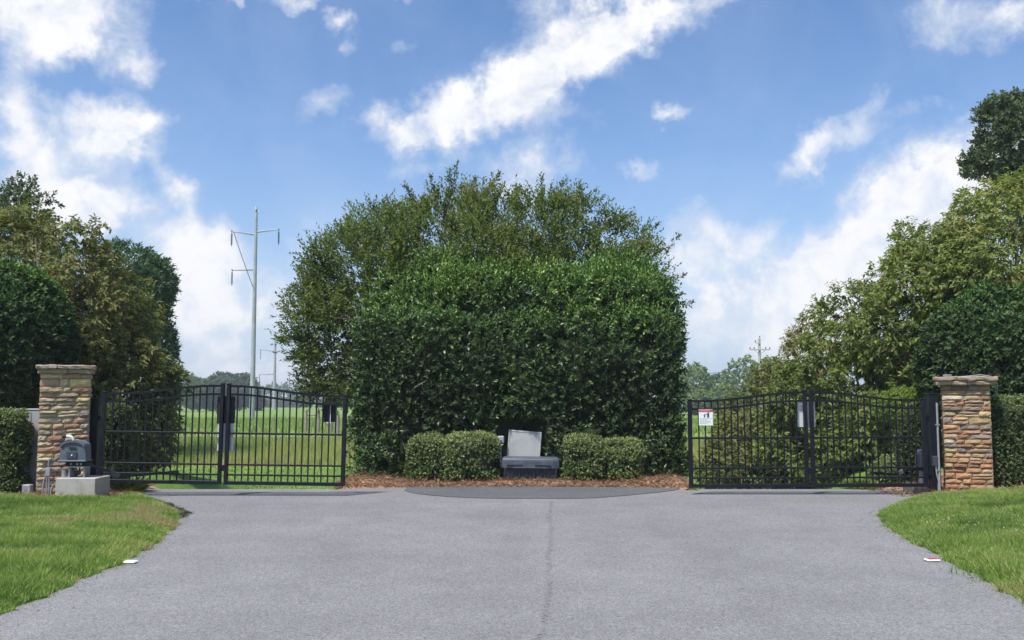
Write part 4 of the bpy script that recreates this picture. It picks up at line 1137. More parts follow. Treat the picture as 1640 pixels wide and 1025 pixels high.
# ------------------------------------------------------------------ gates
def gate(label, xa, xm, xb, D, ya_b, yb_b, h_end, arch, group):
    """xa..xb pixel ends; bottoms at ya_b, yb_b (pixels)"""
    A = at(xa, ya_b, D); B = at(xb, yb_b, D)
    L = (B - A).length; ang = math.atan2(B.z - A.z, B.x - A.x)
    root = empty('driveway_gate', A, 0, label, 'gate', group); root.rotation_euler = (0, -ang, 0)
    mat = M['black']
    mid = (at(xm, 700, D).x - A.x) / math.cos(ang)
    def top(x):
        # flat ends, S curve up to the middle
        t = (x / mid) if x < mid else (L - x) / (L - mid)
        t = min(max(t, 0), 1)
        s = min(1, max(0, (t - .12) / .80)); s = s * s * (3 - 2 * s)
        return h_end + arch * s
    stw = .052
    def rail(name, f, w, d, x0_=stw / 2, x1_=None, n=1):
        x1_ = L - stw / 2 if x1_ is None else x1_
        if n == 1: MB().box(x0_, x1_, -d / 2, d / 2, f(0) - w / 2, f(0) + w / 2, .004).build(name, mat, root); return
        mb = MB(); v = []; 
        for i in range(n + 1):
            x = x0_ + (x1_ - x0_) * i / n; z = f(x)
            v += [(x, -d / 2, z - w / 2), (x, d / 2, z - w / 2), (x, d / 2, z + w / 2), (x, -d / 2, z + w / 2)]
        fs = [(0, 1, 2, 3), tuple(n * 4 + k for k in (3, 2, 1, 0))]
        for i in range(n):
            for k in range(4): fs.append((i * 4 + k, (i + 1) * 4 + k, (i + 1) * 4 + (k + 1) % 4, i * 4 + (k + 1) % 4))
        mb.v = v; mb.f = fs; mb.build(name, mat, root)
    gap = .050
    for (a, b) in ((stw / 2, mid - gap - .022), (mid + gap + .022, L - stw / 2)):
        rail('top_rail', top, .034, .034, a, b, 18)
        rail('upper_rail', lambda x: top(x) - .128, .032, .034, a, b, 18)
        rail('middle_rail', lambda x: h_end * .56, .030, .034, a, b)
        rail('lower_rail', lambda x: h_end * .205, .028, .034, a, b)
        rail('lower_rail', lambda x: h_end * .09, .028, .034, a, b)
        rail('bottom_rail', lambda x: -.002, .056, .05, a, b)
    for x, hh_ in ((0, h_end + .03), (mid - gap, h_end + arch + .045), (mid + gap, h_end + arch + .045), (L, h_end + .03)):
        w = .026 if 0 < x < L else .030
        MB().box(x - w, x + w, -.034, .034, -.03, hh_ - .02, .004).build('stile', mat, root)
        MB().box(x - w - .004, x + w + .004, -.038, .038, hh_ - .02, hh_, .006).build('stile_cap', mat, root)
    for (a, b, n_) in ((.034, mid - gap - .036, 16), (mid + gap + .036, L - .034, 16)):
        for i in range(n_):
            x = a + (b - a) * (i + 1) / (n_ + 1); zt = top(x)
            o = MB().box(-.0095, .0095, -.0095, .0095, .026, zt - .017)
            if True: o.build('picket', mat, root, loc=(x, 0, 0))
    MB().box(mid - gap + .026, mid + gap - .026, -.02, .02, h_end * .13, h_end * .20, .004).build('joining_bracket', mat, root)
    return root, A, L, mid
gg = 'black driveway gates'
GLD, GRD = 14.55, 14.75
gl, glA, glL, glM = gate('black arched metal swing gate on the left, with two plates at its middle', 161, 358, 549, GLD, 770, 775.5, 1.345, .135, gg)
gr, grA, grL, grM = gate('black arched metal swing gate on the right, with a red topped warning sign', 1107, 1296, 1483, GRD, 778, 776.5, 1.315, .125, gg)

def post(label, px_, D, ytop, ybot, w):
    q = at(px_, ybot, D); t = at(px_, ytop, D); z = gz(q.x, D)
    r = empty('gate_post', (q.x, D, z - .1), 0, label, 'post', 'black gate hinge posts')
    MB().box(-w / 2, w / 2, -w / 2, w / 2, 0, t.z - z + .08, .008).build('post_shaft', M['black'], r)
    MB().box(-w / 2 - .008, w / 2 + .008, -w / 2 - .008, w / 2 + .008, t.z - z + .08, t.z - z + .10, .006).build('post_cap', M['black'], r)
    for f in (.3, 1.2):
        MB().box(w / 2 if q.x < 0 else -w / 2 - .05, w / 2 + .05 if q.x < 0 else -w / 2, -.03, .03, f + .02, f + .09, .006).build('hinge', M['black'], r)
    return r
post('black square hinge post between the left stone pillar and its gate', 148.5, 14.62, 638, 790, .115)
post('thick black hinge post against the right stone pillar', 1498, 14.8, 630, 790, .14)

# plates and signs on the gates
def plate(name, label, x0_, x1_, y0_, y1_, D, mat, th=.006, cat='sign'):
    a = at(x0_, y1_, D); b = at(x1_, y0_, D)
    r = empty(name, ((a.x + b.x) / 2, D, a.z), 0, label, cat)
    w = (b.x - a.x) / 2; h = b.z - a.z
    MB().quadbox((0, 0, h / 2), (w, th / 2, h / 2), None, .002).build('sheet', mat, r)
    return r, w, h
r, w, h = plate('gate_plate', 'pale grey blank plate low on the middle of the left gate', 347.5, 374.5, 678, 722, GLD + .05, M['sign_back'])
for s in (-.6, .6):
    MB().box(s * w - .012, s * w + .012, -.016, -.003, h * .05, h * .95).build('mounting_strip', M['galv'], r)
# black keypad board with small pale specks
M['dotted'] = principled('speckled_black', (.012, .012, .018), .5)
T = NT(M['dotted'].node_tree)
out_ = T.n('ShaderNodeOutputMaterial'); bb = T.n('ShaderNodeBsdfPrincipled'); T.t.links.new(bb.outputs[0], out_.inputs[0])
vv = T.n('ShaderNodeTexCoord').outputs['Object']
T.set(bb, 'Base Color', T.mix(T.rng(T.noise(vv, 70, 3, .7), .66, .72), (.012, .012, .018), (.5, .5, .5))); T.set(bb, 'Roughness', .55)
a = at(348, 678, GLD + .06); b = at(376, 635, GLD + .06); cx_ = (a.x + b.x) / 2
r = empty('ragged_black_board', (cx_, GLD + .06, a.z), 0, 'black ragged edged board above the pale plate at the middle of the left gate', 'board')
w = (b.x - a.x) / 2; h = b.z - a.z
rg = random.Random(3); pts = []
for k in range(14): pts.append((-w + rg.uniform(-.012, .006), h * k / 13))
for k in range(1, 8): pts.append((-w + 2 * w * k / 8, h + rg.uniform(-.008, .01)))
for k in range(13, -1, -1): pts.append((w + rg.uniform(-.006, .012), h * k / 13))
mb = MB(); n_ = len(pts)
mb.v = [(x, -.02, z) for x, z in pts] + [(x, .02, z) for x, z in pts]
mb.f = [tuple(range(n_))[::-1], tuple(range(n_, 2 * n_))] + [(k, (k + 1) % n_, n_ + (k + 1) % n_, n_ + k) for k in range(n_)]
mb.build('board_face', M['dotted'], r)
r, w, h = plate('black_gate_plate', 'black double plate hung under the upper rail near the free end of the left gate', 518, 539, 648.5, 676, GLD + .05, M['black'])
MB().box(.002, .012, -.012, -.004, 0, h).build('pale_edge_strip', M['white'], r)
MB().box(-w - .008, -w, -.006, .006, 0, h).build('pale_edge_strip', M['white'], r)
MB().box(-w * .6, w * .5, -.01, .006, -.014, -.001).build('torn_label', M['white'], r)
r, w, h = plate('gate_plate', 'pale grey blank plate behind the middle stiles of the right gate', 1278, 1305, 643.5, 684, GRD + .05, M['sign_back'])
MB().box(-w * .12, -w * .08, -.006, -.003, 0, h).build('seam_line', M['galv'], r)
# warning sign
r, w, h = plate('warning_sign', 'small white warning sign with red header on the right gate', 1119.5, 1141.5, 655.5, 681.5, GRD - .035, M['white'])
MB().box(-w + .002, w - .002, -.0065, -.0035, h * .85, h - .002).build('red_header', M['red'], r)
def T_mat(c): return principled('ink', c, .6)
INK = T_mat((.03, .03, .04)); GREY = T_mat((.30, .30, .32)); PALE = T_mat((.62, .40, .40))
mb = MB(); x = -w * .8
for k, l_ in enumerate((.10, .16, .08, .20, .12, .10)):
    mb.box(x, x + w * l_ * 1.3, -.008, -.0067, h * .895, h * .945); x += w * l_ * 1.3 + w * .06
mb.build('header_lettering', PALE, r)
mb = MB()   # pictogram: adult pushing at a gate beside a smaller figure
def fig(cx, z, s, lean):
    mb.tube([(cx + lean * .8 * s, -.0075, z + .86 * s), (cx + lean * .8 * s, -.0036, z + .86 * s)], .11 * s, 10)
    mb.quadbox((cx + lean * .45 * s, -.0055, z + .55 * s), (.10 * s, .002, .20 * s), Matrix.Rotation(lean * .5, 3, 'Y'))
    mb.quadbox((cx - .07 * s, -.0055, z + .2 * s), (.045 * s, .002, .2 * s), Matrix.Rotation(.2, 3, 'Y'))
    mb.quadbox((cx + .08 * s, -.0055, z + .2 * s), (.045 * s, .002, .2 * s), Matrix.Rotation(-.2, 3, 'Y'))
    mb.quadbox((cx - .16 * s, -.0055, z + .62 * s), (.13 * s, .002, .035 * s), Matrix.Rotation(-.4, 3, 'Y'))
fig(.028, h * .50, .085, .1); fig(-.022, h * .50, .062, .2)
mb.box(.043, .049, -.0075, -.0036, h * .5, h * .77)
mb.build('pictogram', INK, r)
mb = MB()
for k, (f, l_) in enumerate(((.40, .9), (.335, .62), (.27, .85), (.215, .8), (.16, .85), (.105, .5))):
    x = -w * .88
    rg = random.Random(k)
    while x < -w * .88 + 2 * w * .88 * l_:
        q = rg.uniform(.008, .024); mb.box(x, x + q, -.0045, -.0036, h * f, h * f + (.0075 if k < 1 else .004)); x += q + .005
mb.build('small_lettering', GREY, r)

# ------------------------------------------------------------------ left gate operator on its block
BD = 13.75
a = at(88, 797, BD); b = at(153, 766, BD); zt = b.z
blk = empty('concrete_block', ((a.x + b.x) / 2, BD + .25, 0.0), 0, 'pale concrete block under the grey gate opener by the left pillar', 'concrete block')
bw_ = (b.x - a.x) / 2
MB().box(-bw_, bw_, -.25, .25, 0, zt, .008).build('block', M['concrete'], blk)
OX, OY = at(121, 739, BD + .2).x, BD + .22
op = empty('gate_opener', (OX, OY, zt), 0, 'slate grey gate opener housing with jointed black arm on the left concrete block', 'gate opener')
hb = at(121, 739, BD).z - zt; ht = at(121, 706, BD).z - zt
wb = (at(143, 739, BD).x - at(100, 739, BD).x) / 2; wt = wb * .90
# housing: tapered body with an arched hood
v = []; ns = 12
prof_pts = [(-wb, hb), (-wb * .985, hb + .02), (-wt, ht - .07)]
for k in range(ns + 1):
    t = k / ns; x_ = -wt * .97 + 2 * wt * .97 * t; prof_pts.append((x_, ht - .055 + .055 * math.sin(PI * t) ** .55))
prof_pts += [(wt, ht - .07), (wb * .985, hb + .02), (wb, hb)]
mb = MB(); n_ = len(prof_pts)
mb.v = [(x_, -.12, z_) for x_, z_ in prof_pts] + [(x_, -.155 + .0 * z_, z_) for x_, z_ in prof_pts][:0] + [(x_, .07, z_) for x_, z_ in prof_pts]
mb.f = [tuple(range(n_)), tuple(range(n_, 2 * n_))[::-1]] + [(k, n_ + k, n_ + (k + 1) % n_, (k + 1) % n_) for k in range(n_)]
ho = mb.build('housing', M['opener'], op)
# raised hood band following the arch
mb = MB(); q = [(-wt * 1.0, ht - .085)] + prof_pts[3:-3] + [(wt * 1.0, ht - .085)]
inn = [(x_ * .94, z_ - .028) for x_, z_ in q]
m_ = len(q); mb.v = [(x_ * 1.01, -.142, z_ + .003) for x_, z_ in q] + [(x_, -.142, z_) for x_, z_ in inn] + [(x_ * 1.01, -.12, z_ + .003) for x_, z_ in q] + [(x_, -.12, z_) for x_, z_ in inn]
for k in range(m_ - 1):
    mb.f += [(k, m_ + k, m_ + k + 1, k + 1), (2 * m_ + k, k, k + 1, 2 * m_ + k + 1), (m_ + k, 3 * m_ + k, 3 * m_ + k + 1, m_ + k + 1)]
mb.build('hood', M['opener'], ho)
MB().box(-wb * 1.05, wb * 1.05, -.155, .085, hb - .012, hb + .012, .005).build('base_flange', M['opener'], ho)
MB().box(-.055, .055, -.134, -.129, hb + .175, hb + .205, .002).build('vent_slot', M['black_matt'], ho)
MB().box(-.085, .065, -.136, -.129, hb + .04, hb + .14, .002).build('access_panel', M['opener_dark'], ho)
MB().tube([(-.005, -.142, hb + .085), (-.005, -.13, hb + .085)], .011, 10).build('key_lock', M['white'], ho)
MB().box(-wb * .55, wb * 1.0, -.11, .11, hb - .075, hb - .02, .004).build('mounting_plate', M['black'], op)
for x_ in (-.02, .07, .125):
    MB().tube([(x_, -.12, hb - .045), (x_, -.10, hb - .045)], .016, 8).build('bolt', M['galv'], op)
MB().box(-wb * .35, wb * 1.1, -.10, .10, hb - .098, hb - .078, .003).build('bracket', M['galv'], op)
for x_ in (-wb * .3, wb * .82):
    MB().box(x_ - .012, x_ + .012, -.09, .09, 0, hb - .099, .002).build('leg', M['galv'], op)
mb = MB()
for k in range(3):
    x_ = -.06 + k * .055
    mb.tube([(x_, -.02, hb - .09), (x_ + .03, -.05, hb * .55), (x_ + .075 - k * .03, -.03, hb * .25), (.0, 0, .0)], .011, 6)
mb.build('cable', M['black_matt'], op)
P0 = at(142, 744, BD + .12) - Vector((OX, OY, zt)); P1 = at(176, 755, 13.95) - Vector((OX, OY, zt)); P2 = at(188, 764, 14.0) - Vector((OX, OY, zt)); P3 = at(272, 756.5, 14.5) - Vector((OX, OY, zt)); P4 = at(286, 756, 14.5) - Vector((OX, OY, zt))
ar = MB().bar(P0, P1, .030, .03).build('arm', M['black'], op)
MB().bar(P1 - Vector((.02, 0, .0)), P2 + Vector((.02, 0, 0)), .085, .012).build('elbow_plate', M['opener_dark'], ar)
MB().bar(P2 + Vector((-.03, -.01, 0)), P3, .036, .03).build('forearm', M['black'], ar)
MB().bar(P3, P4, .05, .03).build('gate_bracket', M['black'], ar)
# white conduit elbow on the pillar above the housing
q = Vector((at(108, 700, 13.98).x, 13.98, at(108, 700, 13.98).z))
cd = empty('conduit_elbow', q, 0, 'short pale conduit elbow fixed to the left pillar above the gate opener', 'conduit')
MB().tube([(-.05, .2, .015), (-.04, .02, .015), (0, 0, .012), (.06, 0, .005), (.085, 0, -.02), (.09, 0, -.09)], .020, 8).build('pipe', M['sign_back'], cd, True)
MB().tube([(-.07, 0, .012), (-.02, 0, .012)], .026, 10).build('dark_cap', M['black_matt'], cd)
# grey-green junction stub on the block
q = at(100, 765, BD + .1)
jb = empty('junction_stub', (q.x, BD + .15, zt), 0, 'short olive grey capped pipe standing on the left concrete block', 'pipe')
MB().tube([(0, 0, .012), (0, 0, .09), (0, 0, .12)], [.036, .036, .030], 12).build('pipe', M['conduit'], jb)
for s in (-1, 1): MB().box(s * .03 - .008, s * .03 + .008, -.008, .008, 0, .03).build('foot', M['galv'], jb)
# risers at the pillar's left foot
q = at(76, 795, 13.95); zg = gz(q.x, 13.95)
rs = empty('conduit_riser', (q.x, 13.95, zg), 0, 'cluster of galvanised conduit pipes with small box at the left pillar foot', 'conduit')
zt2 = at(76, 762, 13.95).z - zg
MB().box(-.035, .035, -.03, .03, zt2, zt2 + .115, .005).build('junction_box', M['conduit'], rs)
MB().tube([(.0, 0, zt2 + .11), (0, 0, zt2 + .19), (.01, 0, zt2 + .24), (.045, 0, zt2 + .25)], [.014, .014, .017, .02], 8).build('weatherhead', M['galv'], rs, True)
for x_ in (-.018, .016): MB().tube([(x_, 0, -.05), (x_, 0, zt2 + .01)], .012, 8).build('pipe', M['galv'], rs, True)
MB().tube([(-.075, 0, -.05), (-.075, 0, .12), (-.06, 0, .25), (-.03, 0, zt2 + .02)], .013, 8).build('pipe', M['conduit'], rs, True)
MB().tube([(.05, -.01, -.05), (.055, -.01, .1), (.075, -.01, .17), (.12, -.01, .20)], .012, 8).build('pipe', M['conduit'], rs, True)
# conduit on the pillar's inner side
q = at(146, 632, 14.3)
# grey cabinet behind the clipped hedge
a = at(52, 797, 14.5); b = at(64, 657, 14.5)
gb = empty('grey_cabinet', (b.x - .5, 14.62, 0), 0, 'pale grey metal cabinet between the clipped hedge and the left pillar', 'cabinet')
MB().box(-.5, .5, -.12, .12, .0, b.z, .008).build('cabinet_body', M['board'], gb)
MB().box(-.5, .508, -.128, .128, b.z, b.z + .022, .006).build('cabinet_top', M['board'], gb)
MB().box(.36, .372, -.126, -.119, .05, b.z - .03).build('door_edge', M['conduit'], gb)
q = at(47, 780, 14.1)
sb = empty('small_utility_box', (q.x, 14.05, 0), 0, 'small grey utility box low beside the grey cabinet', 'utility box')
MB().box(-.05, .06, -.05, .05, .05, .22, .006).build('box_body', M['board'], sb)
MB().box(-.055, .065, -.056, -.0505, .06, .21, .002).build('box_cover', M['conduit'], sb)

# ------------------------------------------------------------------ right gate operator, block and conduits
RD = 14.9
a = at(1463, 797, RD); b = at(1494, 776, RD); ztr = b.z
blk = empty('concrete_block', ((a.x + b.x) / 2, RD + .2, gz(6.3, 14.9) - .15), 0, 'brown stained concrete block behind the right gate hinge', 'concrete block')
MB().box(-(b.x - a.x) / 2, (b.x - a.x) / 2, -.2, .2, 0, ztr - blk.location.z, .008).build('block', principled('stained_concrete', (.24, .20, .165), .9, noise=(4, (.36, .34, .31), .45, .7), bump=(60, .2)), blk)
q = at(1473, 797, RD)
MB().box(q.x - blk.location.x - .02, q.x - blk.location.x + .02, -.206, -.2005, .0, ztr - blk.location.z - .01).build('pale_pipe_strip', M['galv'], blk)
q = at(1486, 748, 15.05)
op = empty('gate_opener', (q.x, 15.1, ztr), 0, 'dark rounded gate opener behind the right gate hinge', 'gate opener')
z0_ = q.z - ztr; z1_ = at(1486, 720, 15.05).z - ztr; w = .13
mb = MB(); pts = [(-w, z0_), (-w, z1_ - .09)] + [(-w + .09 * (1 - math.cos(t * PI / 8)), z1_ - .09 + .09 * math.sin(t * PI / 8)) for t in range(1, 5)] + [(w, z1_), (w, z0_)]
n_ = len(pts); mb.v = [(x_, -.12, z_) for x_, z_ in pts] + [(x_, .12, z_) for x_, z_ in pts]
mb.f = [tuple(range(n_)), tuple(range(n_, 2 * n_))[::-1]] + [(k, n_ + k, n_ + (k + 1) % n_, (k + 1) % n_) for k in range(n_)]
mb.build('housing', M['opener_dark'], op)
MB().box(-w - .02, w, -.13, .13, z0_ - .012, z0_ - .001, .003).build('base_flange', M['galv'], op)
MB().box(-w * .9, w * .9, -.1, .1, z0_ - .06, z0_ - .013, .003).build('mounting_plate', M['black'], op)
for x_ in (-.08, .09): MB().box(x_ - .012, x_ + .012, -.08, .08, 0, z0_ - .061, .002).build('leg', M['galv'], op)
P0 = Vector((-.1, 0, z0_ - .04)); P1 = at(1446, 754, 15.3) - op.matrix_basis.translation; P2 = at(1438, 760, 15.2) - op.matrix_basis.translation; P3 = at(1395, 757, 14.82) - op.matrix_basis.translation
ar = MB().bar(P0, P1, .03, .03).build('arm', M['black'], op)
MB().bar(P1, P2, .06, .02).build('elbow_plate', M['galv'], ar)
MB().bar(P2, P3, .03, .03).build('forearm', M['black'], ar)
q = at(1505.5, 790, 14.62); zc = gz(q.x, 14.62)
cd = empty('conduit_pipe', (q.x, 14.62, zc), 0, 'straight grey conduit running up the right pillar edge', 'conduit')
ztp = at(1505, 645, 14.62).z - zc
MB().tube([(0, 0, -.05), (0, 0, ztp)], .016, 10).build('pipe', M['conduit'], cd, True)
for f in (.25, .75): MB().box(-.03, .03, -.02, .02, ztp * f, ztp * f + .02).build('strap', M['galv'], cd)
q = at(1499, 747, 14.64)
fx = empty('flexible_conduit', q, 0, 'dark switch box and curling flexible conduit on the right hinge post', 'conduit')
e = at(1507, 790, 14.55) - q
MB().box(-.045, .045, -.03, .04, .01, .16, .006).build('switch_box', M['opener_dark'], fx)
MB().tube([(.0, 0, .01), (0, 0, -.03)], .018, 8).build('connector', M['galv'], fx)
MB().tube([(0, 0, -.02), (.004, -.01, -.12), (.025, -.02, -.22), (e.x * .7, -.02, -.32), (e.x, -.02, e.z)], .011, 8).build('pipe', M['conduit'], fx, True)
# cable and small device on the right cap
q = at(1517, 602, 14.75)
sn = empty('gate_receiver', (q.x, 14.75, 1.83), 0, 'small grey receiver on the left of the right pillar cap', 'receiver')
MB().box(-.055, .055, -.04, .04, .003, .035, .006).build('base', M['galv'], sn)
MB().tube([(-.02, 0, .035), (-.02, 0, .07)], [.014, .010], 8).build('antenna', M['black_matt'], sn)
MB().tube([(-.02, 0, .07), (-.05, 0, .078)], .006, 6).build('antenna_tip', M['black_matt'], sn)
cb = empty('loose_cable', (PRX + .1, 14.6, 1.83), 0, 'grey cable lying over the right pillar cap and hanging down its side', 'cable')
pp = [at(1531, 604, 14.7), at(1552, 602.5, 14.7), at(1570, 600.5, 14.7), at(1584, 602, 14.72), at(1594, 607, 14.75), at(1597, 615, 14.78), at(1596.5, 628, 14.8), at(1591, 640, 14.9)]
MB().tube([p - cb.location for p in pp], .009, 8).build('cable_run', M['conduit'], cb, True)
q = at(1586, 648, 14.6)
wb_ = empty('white_box', (q.x, 14.75, q.z - .06), 0, 'small white box peeking between the right pillar and the hedge', 'box')
MB().box(-.05, .05, -.04, .04, 0, .11, .01).build('box_body', M['white'], wb_)
MB().box(-.042, .042, -.044, -.0405, .01, .10, .003).build('box_cover', M['sign_back'], wb_)

# ------------------------------------------------------------------ the vault and panel on the island
VD = 16.22
a = at(803, 766, VD); b = at(896, 734, VD); zg = gz(.3, VD + .1)
vx = (a.x + b.x) / 2; vw = (b.x - a.x) / 2; vh = b.z - zg
vt = empty('utility_vault', (vx, VD + .22, zg + .01), 0, 'black ribbed plastic vault with slate lid sitting in the pine straw', 'utility vault')
vt.rotation_euler = (0, math.radians(.8), 0)
lidz = vh * .55
mb = MB(); nrib = 8
mb.box(-vw * .94, vw * .94, -.18, .18, -.06, lidz + .02, .03)
mb.build('body', M['tank'], vt)
for k in range(nrib):
    x_ = -vw * .88 + 2 * vw * .88 * k / (nrib - 1)
    MB().box(x_ - .016, x_ + .016, -.202, -.182, -.05, lidz - .012, .006).build('rib', M['tank'], vt)
# domed rounded lid
nu_, nv_ = 28, 9; v = []; f = []
for j in range(nv_):
    t = j / (nv_ - 1)
    sc = 1 - .30 * max(0, t - .35) ** 2.0 * 1.1
    z_ = lidz + (vh - lidz) * (math.sin(min(1, t * 1.15) * PI / 2))
    ins = .0 if t < .35 else (.12 * ((t - .35) / .65) ** 2.2)
    for i in range(nu_):
        th = 2 * PI * i / nu_; cx_, sy_ = math.cos(th), math.sin(th)
        ex = 5.0
        rr = (abs(cx_) ** ex + abs(sy_) ** ex) ** (-1 / ex)
        v.append(((vw * 1.03 - ins) * cx_ * rr, (.235 - ins) * sy_ * rr, z_))
for j in range(nv_ - 1):
    for i in range(nu_): f.append((j * nu_ + i, j * nu_ + (i + 1) % nu_, (j + 1) * nu_ + (i + 1) % nu_, (j + 1) * nu_ + i))
f.append(tuple((nv_ - 1) * nu_ + i for i in range(nu_))); f.append(tuple(range(nu_))[::-1])
mb = MB(); mb.v = v; mb.f = f; ld_ = mb.build('lid', M['lid'], vt)
for s in (-.55, .42):
    MB().box(s * vw - .14, s * vw + .14, -.241, -.227, lidz + .035, lidz + .062, .004).build('handle_slot', M['black_matt'], ld_)
a = at(809, 737, 16.72); b = at(862, 690, 16.72)
pn = empty('leaning_panel', ((a.x + b.x) / 2, 16.75, zg), 0, 'weathered white square panel standing upright behind the black vault', 'panel')
pn.rotation_euler = (math.radians(-6), math.radians(4.5), 0)
pw = (b.x - a.x) / 2; ph = b.z - zg
MB().box(-pw, pw, -.03, .03, 0, ph, .006).build('panel_face', M['panel'], pn)
for s in (-1, 1): MB().box(s * (pw - .012) - .012, s * (pw - .012) + .012, -.036, -.0305, .01, ph - .01, .002).build('edge_trim', M['panel'], pn)
MB().box(-pw + .03, pw - .03, -.036, -.0305, ph - .028, ph - .008, .002).build('edge_trim', M['panel'], pn)
q = at(802, 710, 16.7)
wb_ = empty('white_spigot_box', (q.x, 16.7, zg), 0, 'small dull white box on a stake left of the upright panel', 'box')
MB().box(-.06, .06, -.04, .04, q.z - zg, q.z - zg + .13, .015).build('box_body', M['board'], wb_)
MB().box(-.015, .015, -.015, .015, 0, q.z - zg).build('stake', M['conduit'], wb_)
MB().tube([(0, -.04, q.z - zg + .06), (0, -.07, q.z - zg + .05)], .018, 8).build('spout', M['galv'], wb_)

# ------------------------------------------------------------------ markers by the road edge
def marker(label, px_, py_, wpx, red):
    g = g0(px_, py_); w = wpx / F * g[1] / 2
    r = empty('road_marker', (g[0], g[1], .004), math.radians(-8 if not red else 4), label, 'road marker', 'flat reflector markers at the road edge')
    MB().box(-w, w, -.045, .045, 0, .018, .008).build('marker_body', M['white'], r)
    if red: MB().box(-w * .72, w * .9, -.034, .03, .0185, .022, .001).build('reflector', M['red'], r)
    else: MB().box(-w * .8, w * .8, -.03, .03, .0185, .021, .001).build('reflector', M['white'], r)
marker('plain white flat marker on the left edge of the road', 209, 902, 20, False)
marker('white flat marker with red strip on the right edge of the road', 1493, 899, 21, True)
# bits of dark grit and a leaf or two scattered on the asphalt
n = 900
x = RNG.uniform(-4, 6, n); y = RNG.uniform(5.0, 15.4, n); side = RNG.random(n)
ex = np.where(side < .4, xl(y) + np.abs(RNG.normal(0, .12, n)), np.where(side < .8, xr(y) - np.abs(RNG.normal(0, .12, n)), x)); 
k = (ex > xl(y)) & (ex < xr(y)); ex = ex[k]; y = y[k]
P = np.stack([ex, y, np.full(len(ex), .006)], 1)
me = leaves_mesh('road_grit', P, RNG.normal(0, 1, (len(P), 3)) * np.array([1, 1, .15]), np.tile([0, 0, 1.0], (len(P), 1)), RNG.uniform(.008, .028, len(P)), RNG.uniform(.006, .016, len(P)), RNG.random(len(P)), .25)
gm_ = leaf_mat('grit', [(0, (.02, .02, .022)), (.6, (.07, .06, .05)), (1, (.20, .15, .08))], .9, 0.0, .2)
tag(link('road_grit', me, gm_), kind='stuff')
# crumbled asphalt lip at the left corner
n = 1500
y = RNG.uniform(12.0, 13.5, n); e = xl(y); x = e + RNG.normal(.03, .035, n)
P = np.stack([x, y, .006 + RNG.random(n) * .02], 1)
me = leaves_mesh('crumbled_asphalt', P, RNG.normal(0, 1, (n, 3)) * np.array([1, 1, .3]), np.tile([0, 0, 1.0], (n, 1)) + RNG.normal(0, .4, (n, 3)), RNG.uniform(.012, .03, n), RNG.uniform(.01, .025, n), RNG.random(n) * .6, .3)
tag(link('crumbled_asphalt', me, gm_), kind='stuff')

# ------------------------------------------------------------------ power line poles
def steel_pole(label, px_, ytop, D, arms, r0, fine=True):
    zb = float(prof(D)); X = at(px_, 640, D).x; zt_ = at(px_, ytop, D).z
    root = empty('transmission_pole', (X, D, zb), 0, label, 'utility pole', 'steel transmission poles in the field')
    H = zt_ - zb
    MB().tube([(0, 0, -.2), (0, 0, H * .5), (0, 0, H)], [r0, r0 * .8, r0 * .5], 12).build('shaft', M['pole'], root, True)
    tc = MB(); tc.tube([(0, 0, H), (0, 0, H + .35)], [r0 * .35, r0 * .2], 8); tc.build('top_fitting', M['insul'], root)
    for (dx, yy, rise, ins) in arms:
        z_ = at(px_, yy, D).z - zb; L_ = dx / F * D
        am = MB().tube([(0, 0, z_ - rise), (L_ * .5, 0, z_ - rise * .4), (L_, 0, z_)], [r0 * .42, r0 * .3, r0 * .18], 6).build('arm', M['pole'], root)
        if ins:
            il = ins / F * D
            mb = MB(); nd_ = 12 if fine else 6
            mb.tube([(L_, 0, z_), (L_, 0, z_ - il)], r0 * .12, 6)
            for k in range(nd_): mb.tube([(L_, 0, z_ - .25 - (il - .4) * k / nd_), (L_, 0, z_ - .25 - (il - .4) * k / nd_ - il * .03)], r0 * .36, 8)
            mb.build('insulator_string', M['insul'], root)
        if ins: MB().box(L_ - r0 * .2, L_ + r0 * .2, -.08, .08, z_ + .01, z_ + .12).build('arm_clamp', M['insul'], am)
    return root, H
p1, H1 = steel_pole('tallest pale steel transmission pole, nearest in the field', 404, 340, 100, [(37, 368, .25, 25), (-39, 371, .35, 24), (-37, 433, -.1, 25)], .29)
pa = at(374, 371, 100) - p1.location; pb = at(408, 460, 100) - p1.location
MB().tube([pa, pa.lerp(pb, .5) + Vector((-.1, 0, -.1)), pb + Vector((-.1, -.35, 0))], .04, 6).build('jumper_wire', M['insul'], p1)
MB().tube([(0, 0, H1 + .3), (0, 0, H1 + .6)], .14, 8).build('pole_top_insulator', M['sign_back'], p1)
steel_pole('second steel transmission pole, right of and beyond the tallest', 439, 534, 280, [(23, 560, .5, 0), (-23, 560, .5, 16), (-24, 600, -.2, 18)], .55, False)
steel_pole('third far steel pole with two small crossarms', 463, 598, 560, [(8, 608, .2, 0), (-8, 612, .2, 0), (9, 622, .2, 0), (-11, 624, .2, 0)], .55, False)
steel_pole('faintest far steel pole beside the third', 450, 612, 620, [(6, 620, .2, 0), (-6, 620, .2, 0)], .5, False)
# conductors on toward the right
w0 = at(463, 624, 560); w1 = at(640, 632, 420)
wr = empty('power_line', w0, 0, 'thin power line low over the far field beside the central hedge', 'power line')
MB().tube([Vector((0, 0, 0)), (w1 - w0) * .5 + Vector((0, 0, -1.0)), w1 - w0], .11, 5).build('wire', M['insul'], wr)

